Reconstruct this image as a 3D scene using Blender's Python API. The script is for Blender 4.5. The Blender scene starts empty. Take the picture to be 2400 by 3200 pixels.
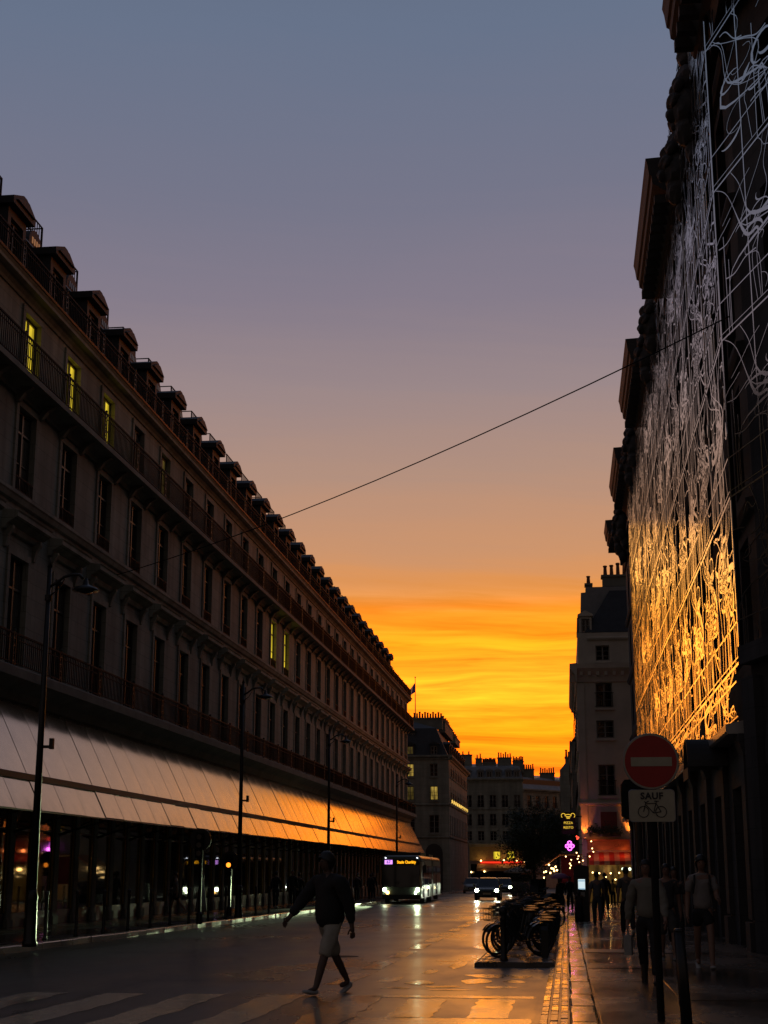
import bpy, bmesh, math, random
from mathutils import Vector, Matrix, Euler
random.seed(7)
S = bpy.context.scene
COL = S.collection
PI = math.pi
rad = math.radians

# ------------------------------------------------------------------ camera
SLOPE = 0.005                      # the street falls gently away from the camera
def G(y): return -SLOPE * y        # ground height
CAM_H = 1.45
PITCH, YAW = rad(13.647), rad(6.847)
cam_d = bpy.data.cameras.new('camera')
cam = bpy.data.objects.new('camera', cam_d); COL.objects.link(cam)
fwd = Vector((-math.sin(YAW) * math.cos(PITCH), math.cos(YAW) * math.cos(PITCH), math.sin(PITCH)))
cam.location = (0, 0, CAM_H)
cam.rotation_euler = fwd.to_track_quat('-Z', 'Y').to_euler()
cam_d.sensor_fit = 'VERTICAL'; cam_d.sensor_height = 24.0
cam_d.lens = 24.0 * 4613 / 3200
cam_d.clip_start = 0.1; cam_d.clip_end = 6000
S.camera = cam
S.view_settings.view_transform = 'Standard'; S.view_settings.look = 'None'
S.view_settings.exposure = 0.0; S.view_settings.gamma = 1.0
S.view_settings.use_curve_mapping = False
S.cycles.use_denoising = True
S.cycles.max_bounces = 6; S.cycles.glossy_bounces = 4; S.cycles.diffuse_bounces = 3
S.cycles.sample_clamp_indirect = 4.0

def lin(r, g, b):
    f = lambda c: (c / 255 / 12.92) if c / 255 <= 0.04045 else ((c / 255 + 0.055) / 1.055) ** 2.4
    return (f(r), f(g), f(b), 1.0)

# ------------------------------------------------------------------ world: dusk sky, afterglow at the end of the street
W = bpy.data.worlds.new('World'); S.world = W; W.use_nodes = True
nt = W.node_tree; N = nt.nodes; L = nt.links; N.clear()
def nd(t, **k):
    n = N.new(t)
    for a, v in k.items(): setattr(n, a, v)
    return n
def mth(op, a=None, b=None, c=None, clamp=False):
    n = nd('ShaderNodeMath', operation=op, use_clamp=clamp)
    for i, v in enumerate((a, b, c)):
        if v is None: continue
        if isinstance(v, (int, float)): n.inputs[i].default_value = v
        else: L.new(v, n.inputs[i])
    return n.outputs[0]
tc = nd('ShaderNodeTexCoord'); sep = nd('ShaderNodeSeparateXYZ')
nrm = nd('ShaderNodeVectorMath', operation='NORMALIZE')
L.new(tc.outputs['Generated'], nrm.inputs[0]); L.new(nrm.outputs[0], sep.inputs[0])
sx, sy, sz = sep.outputs
el = mth('MULTIPLY', mth('ARCSINE', sz), 180 / PI)
az = mth('MULTIPLY', mth('ARCTAN2', sx, sy), 180 / PI)
cv2 = nd('ShaderNodeCombineXYZ')
L.new(mth('MULTIPLY', az, 0.05), cv2.inputs[0]); L.new(mth('MULTIPLY', el, 0.16), cv2.inputs[1]); cv2.inputs[2].default_value = 3.7
n2 = nd('ShaderNodeTexNoise'); n2.inputs['Scale'].default_value = 1.0; n2.inputs['Detail'].default_value = 3
L.new(cv2.outputs[0], n2.inputs['Vector'])
# streaky cloud coordinates
cv = nd('ShaderNodeCombineXYZ')
L.new(mth('MULTIPLY', az, 0.045), cv.inputs[0]); L.new(mth('MULTIPLY', mth('ADD', mth('ADD', el, mth('MULTIPLY', az, 0.045)), mth('MULTIPLY', n2.outputs['Fac'], 2.4)), 0.95), cv.inputs[1])
n1 = nd('ShaderNodeTexNoise'); n1.inputs['Scale'].default_value = 1.7; n1.inputs['Detail'].default_value = 6; n1.inputs['Roughness'].default_value = 0.62
n1.inputs['Distortion'].default_value = 0.45
L.new(cv.outputs[0], n1.inputs['Vector'])
el_w = mth('ADD', el, mth('MULTIPLY', mth('SUBTRACT', n2.outputs['Fac'], 0.5), 1.6))
el_w = mth('ADD', el_w, mth('MULTIPLY', mth('SUBTRACT', n1.outputs['Fac'], 0.5), 1.1))
el_w = mth('ADD', el_w, mth('MULTIPLY', az, -0.03))
def ramp(stops):
    r = nd('ShaderNodeValToRGB'); cr = r.color_ramp; cr.interpolation = 'EASE'
    cr.interpolation = 'LINEAR'
    while len(cr.elements) > 1: cr.elements.remove(cr.elements[-1])
    cr.elements[0].position = (stops[0][0] + 10) / 100; cr.elements[0].color = lin(*stops[0][1])
    for e, c in stops[1:]:
        x = cr.elements.new((e + 10) / 100); x.color = lin(*c)
    L.new(mth('MULTIPLY', mth('ADD', el_w, 10.0), 0.01), r.inputs[0])
    return r.outputs[0]
glow = ramp([(-10, (70, 45, 25)), (-1, (150, 85, 30)), (0.5, (226, 134, 40)), (3.5, (240, 146, 34)), (5.2, (252, 160, 24)),
             (7.2, (255, 186, 48)), (8.8, (255, 164, 30)), (9.9, (250, 152, 40)), (10.8, (228, 150, 82)), (12, (206, 149, 108)),
             (15, (179, 144, 126)), (18.5, (155, 136, 137)), (22, (133, 124, 138)), (26, (117, 118, 137)), (32, (103, 115, 138)), (45, (82, 92, 114)), (80, (58, 66, 86))])
dusk = ramp([(-10, (26, 22, 19)), (0, (72, 60, 52)), (6, (88, 72, 62)), (14, (94, 80, 72)), (26, (90, 83, 82)), (40, (78, 78, 86)), (80, (58, 66, 86))])
# how far a direction is from the sunset (which lies straight down the street, +Y)
hl = mth('SQRT', mth('ADD', mth('MULTIPLY', sx, sx), mth('MULTIPLY', sy, sy)))
ca = mth('DIVIDE', sy, mth('MAXIMUM', hl, 0.001))
mr = nd('ShaderNodeMapRange', interpolation_type='SMOOTHSTEP'); mr.inputs['From Min'].default_value = -0.35; mr.inputs['From Max'].default_value = 0.93
L.new(ca, mr.inputs['Value'])
mx = nd('ShaderNodeMix', data_type='RGBA'); L.new(mr.outputs[0], mx.inputs[0]); L.new(dusk, mx.inputs[6]); L.new(glow, mx.inputs[7])
# cloud streaks: brighter and darker bands inside the glow
mrc = nd('ShaderNodeMapRange'); mrc.inputs['From Min'].default_value = 0.36; mrc.inputs['From Max'].default_value = 0.66
mrc.inputs['To Min'].default_value = 0.72; mrc.inputs['To Max'].default_value = 1.55
L.new(n1.outputs['Fac'], mrc.inputs['Value'])
band = mth('MULTIPLY', mth('SUBTRACT', 11.2, el, clamp=False), 0.35, clamp=True)
band = mth('MULTIPLY', band, mr.outputs[0])
sf = mth('ADD', 1.0, mth('MULTIPLY', band, mth('SUBTRACT', mrc.outputs[0], 1.0)))
# thin grey cloud slivers
cv3 = nd('ShaderNodeCombineXYZ'); L.new(mth('MULTIPLY', az, 0.16), cv3.inputs[0]); L.new(mth('MULTIPLY', el, 1.5), cv3.inputs[1]); cv3.inputs[2].default_value = 9.1
n3 = nd('ShaderNodeTexNoise'); n3.inputs['Scale'].default_value = 1.0; n3.inputs['Detail'].default_value = 4
L.new(cv3.outputs[0], n3.inputs['Vector'])
mrs = nd('ShaderNodeMapRange'); mrs.inputs['From Min'].default_value = 0.62; mrs.inputs['From Max'].default_value = 0.70
mrs.inputs['To Min'].default_value = 1.0; mrs.inputs['To Max'].default_value = 0.62; L.new(n3.outputs['Fac'], mrs.inputs['Value'])
sf = mth('MULTIPLY', sf, mth('ADD', 1.0, mth('MULTIPLY', band, mth('SUBTRACT', mrs.outputs[0], 1.0))))
vm = nd('ShaderNodeVectorMath', operation='SCALE'); L.new(sf, vm.inputs[3])
# the afterglow is brighter in red than the film can hold: the red channel runs past white
hb = mth('MULTIPLY', mth('MULTIPLY', mth('SUBTRACT', 10.4, el), 0.3, clamp=True), mr.outputs[0])
hot = nd('ShaderNodeCombineXYZ'); L.new(mth('ADD', 1.0, mth('MULTIPLY', hb, 1.25)), hot.inputs[0]); L.new(mth('ADD', 1.0, mth('MULTIPLY', hb, 0.03)), hot.inputs[1]); L.new(mth('SUBTRACT', 1.0, mth('MULTIPLY', hb, 0.3)), hot.inputs[2])
vh = nd('ShaderNodeVectorMath', operation='MULTIPLY'); L.new(mx.outputs[2], vh.inputs[0]); L.new(hot.outputs[0], vh.inputs[1]); L.new(vh.outputs[0], vm.inputs[0])
bg = nd('ShaderNodeBackground'); bg.inputs[1].default_value = 1.0; L.new(vm.outputs[0], bg.inputs[0])
wo = nd('ShaderNodeOutputWorld'); L.new(bg.outputs[0], wo.inputs[0])

# last warm light of a sun veiled by cloud at the end of the street
sl = bpy.data.lights.new('sun', 'SUN'); sl.energy = 0.10; sl.angle = rad(14); sl.color = (1.0, 0.41, 0.06)
so = bpy.data.objects.new('sun', sl); COL.objects.link(so)
so.rotation_euler = Vector((0.075, -math.cos(rad(6)), -math.sin(rad(6)))).to_track_quat('-Z', 'Y').to_euler()

# ------------------------------------------------------------------ helpers
class MB:
    def __init__(s): s.v = []; s.f = []
    def quad(s, a, b, c, d):
        i = len(s.v); s.v += [tuple(a), tuple(b), tuple(c), tuple(d)]; s.f.append((i, i+1, i+2, i+3)); return s
    def poly(s, pts):
        i = len(s.v); s.v += [tuple(p) for p in pts]; s.f.append(tuple(range(i, i + len(pts)))); return s
    def box(s, x0, x1, y0, y1, z0, z1):
        i = len(s.v)
        s.v += [(x0,y0,z0),(x1,y0,z0),(x1,y1,z0),(x0,y1,z0),(x0,y0,z1),(x1,y0,z1),(x1,y1,z1),(x0,y1,z1)]
        s.f += [(i,i+3,i+2,i+1),(i+4,i+5,i+6,i+7),(i,i+1,i+5,i+4),(i+1,i+2,i+6,i+5),(i+2,i+3,i+7,i+6),(i+3,i,i+4,i+7)]; return s
    def prism(s, poly, fn, caps=True):
        """poly: list of 2D points; fn(p, end) -> 3D point for end 0 / 1"""
        n = len(poly); i = len(s.v)
        s.v += [tuple(fn(p, 0)) for p in poly] + [tuple(fn(p, 1)) for p in poly]
        for k in range(n): s.f.append((i+k, i+(k+1) % n, i+n+(k+1) % n, i+n+k))
        if caps: s.f += [tuple(range(i+n-1, i-1, -1)), tuple(range(i+n, i+2*n))]
        return s
    def prism_y(s, poly, y0, y1):     # (x,z) outline extruded along Y
        return s.prism(poly, lambda p, e: (p[0], y1 if e else y0, p[1]))
    def prism_x(s, poly, x0, x1):     # (y,z) outline extruded along X
        return s.prism(poly, lambda p, e: (x1 if e else x0, p[0], p[1]))
    def prism_z(s, poly, z0, z1):
        return s.prism(poly, lambda p, e: (p[0], p[1], z1 if e else z0))
    def tube(s, pts, r, n=8, caps=True):
        pts = [Vector(p) for p in pts]; m = len(pts); i = len(s.v)
        rs = r if isinstance(r, (list, tuple)) else [r] * m
        ref = None
        for k, p in enumerate(pts):
            t = (pts[min(k+1, m-1)] - pts[max(k-1, 0)]).normalized()
            if ref is None: ref = Vector((0, 0, 1)) if abs(t.z) < 0.9 else Vector((1, 0, 0))
            a = t.cross(ref).normalized(); b = t.cross(a).normalized(); ref = -b if False else ref
            for j in range(n):
                th = 2 * PI * j / n
                s.v.append(tuple(p + (a * math.cos(th) + b * math.sin(th)) * rs[k]))
        for k in range(m - 1):
            for j in range(n):
                s.f.append((i+k*n+j, i+k*n+(j+1) % n, i+(k+1)*n+(j+1) % n, i+(k+1)*n+j))
        if caps: s.f += [tuple(range(i+n-1, i-1, -1)), tuple(range(i+(m-1)*n, i+m*n))]
        return s
    def lathe(s, prof, n=16, c=(0, 0, 0)):    # prof: (r,z) bottom to top
        i = len(s.v); m = len(prof)
        for r, z in prof:
            for j in range(n):
                a = 2 * PI * j / n; s.v.append((c[0] + r * math.cos(a), c[1] + r * math.sin(a), c[2] + z))
        for k in range(m - 1):
            for j in range(n): s.f.append((i+k*n+j, i+k*n+(j+1) % n, i+(k+1)*n+(j+1) % n, i+(k+1)*n+j))
        s.f += [tuple(range(i+n-1, i-1, -1)), tuple(range(i+(m-1)*n, i+m*n))]
        return s
    def sphere(s, c, r, n=10, m=6, sc=(1, 1, 1)):
        i = len(s.v)
        for k in range(m + 1):
            ph = -PI/2 + PI * k / m
            for j in range(n):
                a = 2 * PI * j / n
                s.v.append((c[0]+r*sc[0]*math.cos(ph)*math.cos(a), c[1]+r*sc[1]*math.cos(ph)*math.sin(a), c[2]+r*sc[2]*math.sin(ph)))
        for k in range(m):
            for j in range(n): s.f.append((i+k*n+j, i+k*n+(j+1) % n, i+(k+1)*n+(j+1) % n, i+(k+1)*n+j))
        return s
    def ring(s, c, R, r, axis='y', n=24, m=6):    # torus
        i = len(s.v)
        for k in range(n):
            a = 2 * PI * k / n
            for j in range(m):
                b = 2 * PI * j / m; q = R + r * math.cos(b); h = r * math.sin(b)
                p = (q*math.cos(a), h, q*math.sin(a)) if axis == 'y' else ((h, q*math.cos(a), q*math.sin(a)) if axis == 'x' else (q*math.cos(a), q*math.sin(a), h))
                s.v.append((c[0]+p[0], c[1]+p[1], c[2]+p[2]))
        for k in range(n):
            for j in range(m): s.f.append((i+k*m+j, i+((k+1) % n)*m+j, i+((k+1) % n)*m+(j+1) % m, i+k*m+(j+1) % m))
        return s
    def mesh(s, name, mat, smooth=False, recalc=True):
        me = bpy.data.meshes.new(name); me.from_pydata(s.v, [], s.f); me.update()
        if recalc:
            bm = bmesh.new(); bm.from_mesh(me); bmesh.ops.recalc_face_normals(bm, faces=bm.faces); bm.to_mesh(me); bm.free()
        if smooth:
            for p in me.polygons: p.use_smooth = True
        if mat: me.materials.append(mat)
        return me
    def build(s, name, mat, parent=None, smooth=False, **k):
        return inst(name, s.mesh(name, mat, smooth), parent, **k)

def inst(name, me, parent=None, loc=None, rz=None, scale=None):
    o = bpy.data.objects.new(name, me); COL.objects.link(o)
    if parent is not None: o.parent = parent
    if loc is not None: o.location = loc
    if rz is not None: o.rotation_euler = (0, 0, rz) if isinstance(rz, (int, float)) else rz
    if scale is not None: o.scale = scale if isinstance(scale, (tuple, list)) else (scale,)*3
    return o
def tag(o, label=None, cat=None, group=None, kind=None):
    if label: o['label'] = label
    if cat: o['category'] = cat
    if group: o['group'] = group
    if kind: o['kind'] = kind
    return o
def thing(name, label, cat, loc=(0, 0, 0), rz=0, group=None):
    o = bpy.data.objects.new(name, None); COL.objects.link(o); o.empty_display_size = 0.2
    o.location = loc; o.rotation_euler = (0, 0, rz)
    return tag(o, label, cat, group)
def copy_tree(o, parent=None):
    c = o.copy(); COL.objects.link(c)
    if parent is not None: c.parent = parent
    for ch in list(o.children): copy_tree(ch, c)
    return c

# ------------------------------------------------------------------ materials
def mat(name, col, rough=0.7, metal=0.0, var=0.0, vscale=3.0, bump=0.0, bscale=40.0, spec=0.5, ior=None, rvar=0.0, coord='Object', stretch=None):
    m = bpy.data.materials.new(name); m.use_nodes = True; t = m.node_tree; p = t.nodes['Principled BSDF']
    c = (col[0], col[1], col[2], 1)
    p.inputs['Base Color'].default_value = c; p.inputs['Roughness'].default_value = rough; p.inputs['Metallic'].default_value = metal
    p.inputs['Specular IOR Level'].default_value = spec
    if ior: p.inputs['IOR'].default_value = ior
    if var or bump or rvar:
        co = t.nodes.new('ShaderNodeTexCoord'); src = co.outputs[coord]
        if coord == 'World':
            src = None
        if stretch:
            mp = t.nodes.new('ShaderNodeMapping'); mp.inputs['Scale'].default_value = stretch; t.links.new(src, mp.inputs[0]); src = mp.outputs[0]
        if var or rvar:
            n = t.nodes.new('ShaderNodeTexNoise'); n.inputs['Scale'].default_value = vscale; n.inputs['Detail'].default_value = 7; n.inputs['Roughness'].default_value = 0.65
            t.links.new(src, n.inputs['Vector'])
            mr = t.nodes.new('ShaderNodeMapRange'); mr.inputs['From Min'].default_value = 0.3; mr.inputs['From Max'].default_value = 0.7
            t.links.new(n.outputs['Fac'], mr.inputs['Value'])
            if var:
                mxx = t.nodes.new('ShaderNodeMix'); mxx.data_type = 'RGBA'
                mxx.inputs[6].default_value = tuple(x*(1-var) for x in col[:3]) + (1,); mxx.inputs[7].default_value = tuple(min(1, x*(1+var)) for x in col[:3]) + (1,)
                t.links.new(mr.outputs[0], mxx.inputs[0]); t.links.new(mxx.outputs[2], p.inputs['Base Color'])
            if rvar:
                m2 = t.nodes.new('ShaderNodeMapRange'); m2.inputs['To Min'].default_value = max(0.02, rough - rvar); m2.inputs['To Max'].default_value = min(1, rough + rvar)
                t.links.new(mr.outputs[0], m2.inputs['Value']); t.links.new(m2.outputs[0], p.inputs['Roughness'])
        if bump:
            b = t.nodes.new('ShaderNodeTexNoise'); b.inputs['Scale'].default_value = bscale; b.inputs['Detail'].default_value = 5
            t.links.new(src, b.inputs['Vector'])
            bp = t.nodes.new('ShaderNodeBump'); bp.inputs['Strength'].default_value = bump; bp.inputs['Distance'].default_value = 0.02
            t.links.new(b.outputs['Fac'], bp.inputs['Height']); t.links.new(bp.outputs[0], p.inputs['Normal'])
    return m
def emit(name, col, strength=1.0):
    m = bpy.data.materials.new(name); m.use_nodes = True; t = m.node_tree
    p = t.nodes['Principled BSDF']; p.inputs['Base Color'].default_value = (0.02, 0.02, 0.02, 1)
    p.inputs['Emission Color'].default_value = (col[0], col[1], col[2], 1); p.inputs['Emission Strength'].default_value = strength
    p.inputs['Roughness'].default_value = 0.4
    return m
def emit_var(name, col, strength, lo=0.35, scale=1.2):      # a lit window: curtains and furniture make it uneven
    m = emit(name, col, strength); t = m.node_tree; p = t.nodes['Principled BSDF']
    co = t.nodes.new('ShaderNodeTexCoord'); mp = t.nodes.new('ShaderNodeMapping'); mp.inputs['Scale'].default_value = (2.2, 2.2, 0.5)
    n = t.nodes.new('ShaderNodeTexNoise'); n.inputs['Scale'].default_value = scale
    t.links.new(co.outputs['Object'], mp.inputs[0]); t.links.new(mp.outputs[0], n.inputs['Vector'])
    mr = t.nodes.new('ShaderNodeMapRange'); mr.inputs['From Min'].default_value = 0.35; mr.inputs['From Max'].default_value = 0.65
    mr.inputs['To Min'].default_value = strength*lo; mr.inputs['To Max'].default_value = strength
    t.links.new(n.outputs['Fac'], mr.inputs['Value']); t.links.new(mr.outputs[0], p.inputs['Emission Strength'])
    return m

M = {}
M['stone'] = mat('limestone', (0.265, 0.262, 0.212), 0.85, var=0.22, vscale=0.7, bump=0.25, bscale=14)
M['stone_dark'] = mat('darker_stone', (0.155, 0.153, 0.125), 0.85, var=0.3, vscale=0.9, bump=0.3, bscale=12)  # the same stone in a darker tone
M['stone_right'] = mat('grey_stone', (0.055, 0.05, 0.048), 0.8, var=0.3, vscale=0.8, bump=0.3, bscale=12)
M['render_wall'] = mat('plaster', (0.52, 0.46, 0.37), 0.85, var=0.15, vscale=0.8, bump=0.15, bscale=10)
M['slate'] = mat('slate_roof', (0.024, 0.025, 0.028), 0.7, var=0.3, vscale=2.5, bump=0.4, bscale=9)
M['zinc'] = mat('zinc_roof', (0.16, 0.165, 0.17), 0.42, var=0.25, vscale=1.5, bump=0.1)
M['iron'] = mat('black_iron', (0.009, 0.0088, 0.0085), 0.7, var=0.3, vscale=6, spec=0.12)
M['lamp_iron'] = mat('painted_lamp_post', (0.012, 0.011, 0.010), 0.36, var=0.3, vscale=4, spec=0.35)
M['gilt'] = mat('weathered_iron_panel', (0.03, 0.026, 0.02), 0.5, metal=0.2, var=0.3, vscale=9)
M['frame_white'] = mat('window_frame_paint', (0.22, 0.20, 0.17), 0.5, var=0.15)
M['frame_dark'] = mat('dark_window_frame', (0.03, 0.028, 0.026), 0.45, var=0.2)
M['pane_curtain'] = mat('curtained_glass', (0.055, 0.05, 0.042), 0.12, spec=0.5, var=0.5, vscale=2.5, stretch=(3, 3, 0.3))
M['pane'] = mat('dark_glass', (0.006, 0.006, 0.007), 0.06, spec=0.45)
M['shop_glass'] = mat('shop_glass', (0.006, 0.007, 0.006), 0.035, spec=0.55, rvar=0.02, vscale=0.8)
M['lit_yellow'] = emit_var('lit_window_yellow', (1.0, 0.73, 0.04), 1.0, 0.4)
M['lit_warm'] = emit_var('lit_window_warm', (1.0, 0.66, 0.12), 0.55, 0.3)
M['lit_dim'] = emit_var('lit_window_dim', (1.0, 0.70, 0.14), 0.10, 0.3)
M['canopy'] = mat('frosted_canopy_glass', (0.64, 0.56, 0.44), 0.14, metal=0.62, spec=0.9, ior=2.0, rvar=0.05, vscale=1.3, var=0.22, bump=0.04, bscale=3.0)
M['canopy_bar'] = mat('canopy_bar', (0.02, 0.018, 0.016), 0.4)
M['lattice'] = mat('polished_steel', (0.60, 0.585, 0.55), 0.17, metal=1.0, rvar=0.05, vscale=0.6)
M['asphalt'] = None
M['granite'] = None
M['sign_red'] = mat('sign_red', (0.30, 0.008, 0.006), 0.4, var=0.12, vscale=9)
M['sign_white'] = mat('sign_white', (0.34, 0.31, 0.22), 0.45, var=0.12, vscale=9)
M['sign_black'] = mat('sign_black', (0.01, 0.01, 0.01), 0.5)
M['galv'] = mat('galvanised_steel', (0.25, 0.25, 0.25), 0.4, metal=0.7, var=0.2)

def wet_ground(name, col, dry_rough, wet_rough, pud_scale, bump, wet_lo=0.42, wet_hi=0.6, cvar=0.35, stretch=(1, 0.35, 1), fine=70, dark=0.6, spec=0.9):
    m = bpy.data.materials.new(name); m.use_nodes = True; t = m.node_tree; p = t.nodes['Principled BSDF']
    nn = t.nodes.new; lk = t.links.new
    g = nn('ShaderNodeNewGeometry'); mp = nn('ShaderNodeMapping'); mp.inputs['Scale'].default_value = stretch; lk(g.outputs['Position'], mp.inputs[0])
    a = nn('ShaderNodeTexNoise'); a.inputs['Scale'].default_value = pud_scale; a.inputs['Detail'].default_value = 6; a.inputs['Roughness'].default_value = 0.6; lk(mp.outputs[0], a.inputs['Vector'])
    wet = nn('ShaderNodeMapRange'); wet.interpolation_type = 'SMOOTHSTEP'; wet.inputs['From Min'].default_value = wet_lo; wet.inputs['From Max'].default_value = wet_hi; lk(a.outputs['Fac'], wet.inputs['Value'])
    f = nn('ShaderNodeTexNoise'); f.inputs['Scale'].default_value = fine; f.inputs['Detail'].default_value = 3; lk(g.outputs['Position'], f.inputs['Vector'])
    mid = nn('ShaderNodeTexNoise'); mid.inputs['Scale'].default_value = 2.3; mid.inputs['Detail'].default_value = 6; lk(g.outputs['Position'], mid.inputs['Vector'])
    c1 = nn('ShaderNodeMix'); c1.data_type = 'RGBA'; c1.inputs[6].default_value = tuple(x*(1-cvar) for x in col)+(1,); c1.inputs[7].default_value = tuple(x*(1+cvar) for x in col)+(1,)
    lk(mid.outputs['Fac'], c1.inputs[0])
    c2 = nn('ShaderNodeMix'); c2.data_type = 'RGBA'; c2.blend_type = 'MULTIPLY'; c2.inputs[7].default_value = (dark, dark, dark, 1); lk(wet.outputs[0], c2.inputs[0]); lk(c1.outputs[2], c2.inputs[6])
    lk(c2.outputs[2], p.inputs['Base Color']); p.inputs['Specular IOR Level'].default_value = spec; p.inputs['IOR'].default_value = 1.5
    r = nn('ShaderNodeMapRange'); r.inputs['To Min'].default_value = dry_rough; r.inputs['To Max'].default_value = wet_rough; lk(wet.outputs[0], r.inputs['Value']); lk(r.outputs[0], p.inputs['Roughness'])
    b = nn('ShaderNodeBump'); b.inputs['Distance'].default_value = 0.0032
    wv = nn('ShaderNodeMapping'); wv.inputs['Scale'].default_value = (1.6, 7.0, 1.0); lk(g.outputs['Position'], wv.inputs[0])
    wn = nn('ShaderNodeTexNoise'); wn.inputs['Scale'].default_value = 1.6; wn.inputs['Detail'].default_value = 4; lk(wv.outputs[0], wn.inputs['Vector'])
    hh = nn('ShaderNodeMath'); hh.operation = 'MULTIPLY_ADD'; hh.inputs[1].default_value = 0.22; lk(f.outputs['Fac'], hh.inputs[0]); lk(wn.outputs['Fac'], hh.inputs[2])
    bs = nn('ShaderNodeMapRange'); bs.inputs['To Min'].default_value = min(1, bump*1.6); bs.inputs['To Max'].default_value = bump*1.0; lk(wet.outputs[0], bs.inputs['Value']); lk(bs.outputs[0], b.inputs['Strength'])
    lk(hh.outputs[0], b.inputs['Height']); lk(b.outputs[0], p.inputs['Normal'])
    return m
M['asphalt'] = wet_ground('wet_asphalt', (0.038, 0.032, 0.025), 0.43, 0.22, 0.4, 0.4, wet_lo=0.28, wet_hi=0.74, fine=120, spec=0.45)
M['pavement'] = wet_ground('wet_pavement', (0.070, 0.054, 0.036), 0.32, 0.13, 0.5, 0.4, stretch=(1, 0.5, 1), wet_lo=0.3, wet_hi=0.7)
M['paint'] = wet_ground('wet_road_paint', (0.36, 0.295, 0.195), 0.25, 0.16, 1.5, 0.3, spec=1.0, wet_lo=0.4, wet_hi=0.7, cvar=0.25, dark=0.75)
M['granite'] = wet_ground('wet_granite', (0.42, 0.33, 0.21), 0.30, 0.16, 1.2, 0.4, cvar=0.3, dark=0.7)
M['cobble'] = wet_ground('wet_cobble', (0.26, 0.19, 0.11), 0.28, 0.14, 2.0, 0.6, cvar=0.4)
M['patch'] = wet_ground('asphalt_repair', (0.032, 0.027, 0.021), 0.42, 0.21, 0.4, 0.4, wet_lo=0.28, wet_hi=0.74, fine=120, spec=0.45)
M['platform'] = wet_ground('rubber_platform', (0.05, 0.045, 0.04), 0.4, 0.2, 2.0, 0.3)

# text meshes are made as fonts and turned into meshes at the very end
FONTS = []; SKINS = []
def text(name, body, size, mat_, parent=None, loc=(0, 0, 0), rot=(PI/2, 0, 0), extrude=0.004, bold=0.0, spacing=1.0, sx=1.0):
    cu = bpy.data.curves.new(name, 'FONT'); cu.body = body; cu.size = size; cu.extrude = extrude; cu.align_x = 'CENTER'; cu.align_y = 'CENTER'
    cu.offset = bold; cu.space_character = spacing; cu.resolution_u = 3
    cu.materials.append(mat_)
    o = bpy.data.objects.new(name, cu); COL.objects.link(o); o.location = loc; o.rotation_euler = rot; o.scale = (sx, 1, 1)
    if parent is not None: o.parent = parent
    FONTS.append(o); return o

def add_joints(m, bw=1.15, bh=0.46):
    """fine ashlar joints: thin darker lines and a little relief"""
    t = m.node_tree; p = t.nodes['Principled BSDF']; nn = t.nodes.new; lk = t.links.new
    g = nn('ShaderNodeNewGeometry'); s = nn('ShaderNodeSeparateXYZ'); lk(g.outputs['Position'], s.inputs[0])
    a = nn('ShaderNodeMath'); a.operation = 'ADD'; lk(s.outputs[0], a.inputs[0]); lk(s.outputs[1], a.inputs[1])
    c = nn('ShaderNodeCombineXYZ'); lk(a.outputs[0], c.inputs[0]); lk(s.outputs[2], c.inputs[1])
    b = nn('ShaderNodeTexBrick'); b.inputs['Scale'].default_value = 1.0; b.inputs['Brick Width'].default_value = bw; b.inputs['Row Height'].default_value = bh; b.inputs['Mortar Size'].default_value = 0.012; b.inputs['Mortar Smooth'].default_value = 0.3
    b.inputs['Color1'].default_value = (1, 1, 1, 1); b.inputs['Color2'].default_value = (0.86, 0.86, 0.86, 1); b.inputs['Mortar'].default_value = (0.5, 0.5, 0.5, 1); lk(c.outputs[0], b.inputs['Vector'])
    old = p.inputs['Base Color'].links[0].from_socket
    mx_ = nn('ShaderNodeMix'); mx_.data_type = 'RGBA'; mx_.blend_type = 'MULTIPLY'; mx_.inputs[0].default_value = 0.8; lk(old, mx_.inputs[6]); lk(b.outputs['Color'], mx_.inputs[7])
    # rain streaks: vertical staining
    mp = nn('ShaderNodeMapping'); mp.inputs['Scale'].default_value = (1.6, 1.6, 0.12); lk(g.outputs['Position'], mp.inputs[0]); n = nn('ShaderNodeTexNoise'); n.inputs['Scale'].default_value = 1.0; n.inputs['Detail'].default_value = 5; lk(mp.outputs[0], n.inputs['Vector'])
    r = nn('ShaderNodeMapRange'); r.inputs['From Min'].default_value = 0.35; r.inputs['From Max'].default_value = 0.7; r.inputs['To Min'].default_value = 0.68; r.inputs['To Max'].default_value = 1.12; lk(n.outputs['Fac'], r.inputs['Value'])
    v = nn('ShaderNodeVectorMath'); v.operation = 'SCALE'; lk(mx_.outputs[2], v.inputs[0]); lk(r.outputs[0], v.inputs[3]); lk(v.outputs[0], p.inputs['Base Color'])
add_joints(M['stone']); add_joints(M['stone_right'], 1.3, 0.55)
# ================================================================== SETTING: ground, road, pavements
XK = -11.0          # left kerb face
def gsheet(mb, x0, x1, y0, y1, dz=0.0, step=None):
    mb.quad((x0, y0, G(y0)+dz), (x1, y0, G(y0)+dz), (x1, y1, G(y1)+dz), (x0, y1, G(y1)+dz))
m = MB(); gsheet(m, -900, 900, -300, 2500, -0.03); tag(m.build('ground', M['asphalt']), kind='structure')
m = MB(); gsheet(m, XK-0.02, 0.02, -40, 330, 0.0); road = tag(m.build('road', M['asphalt']), kind='structure')
# square in the distance
m = MB(); gsheet(m, 0.02, 40, 86.2, 90.0, -0.004); tag(m.build('side_street', M['asphalt']), kind='structure')
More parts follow.
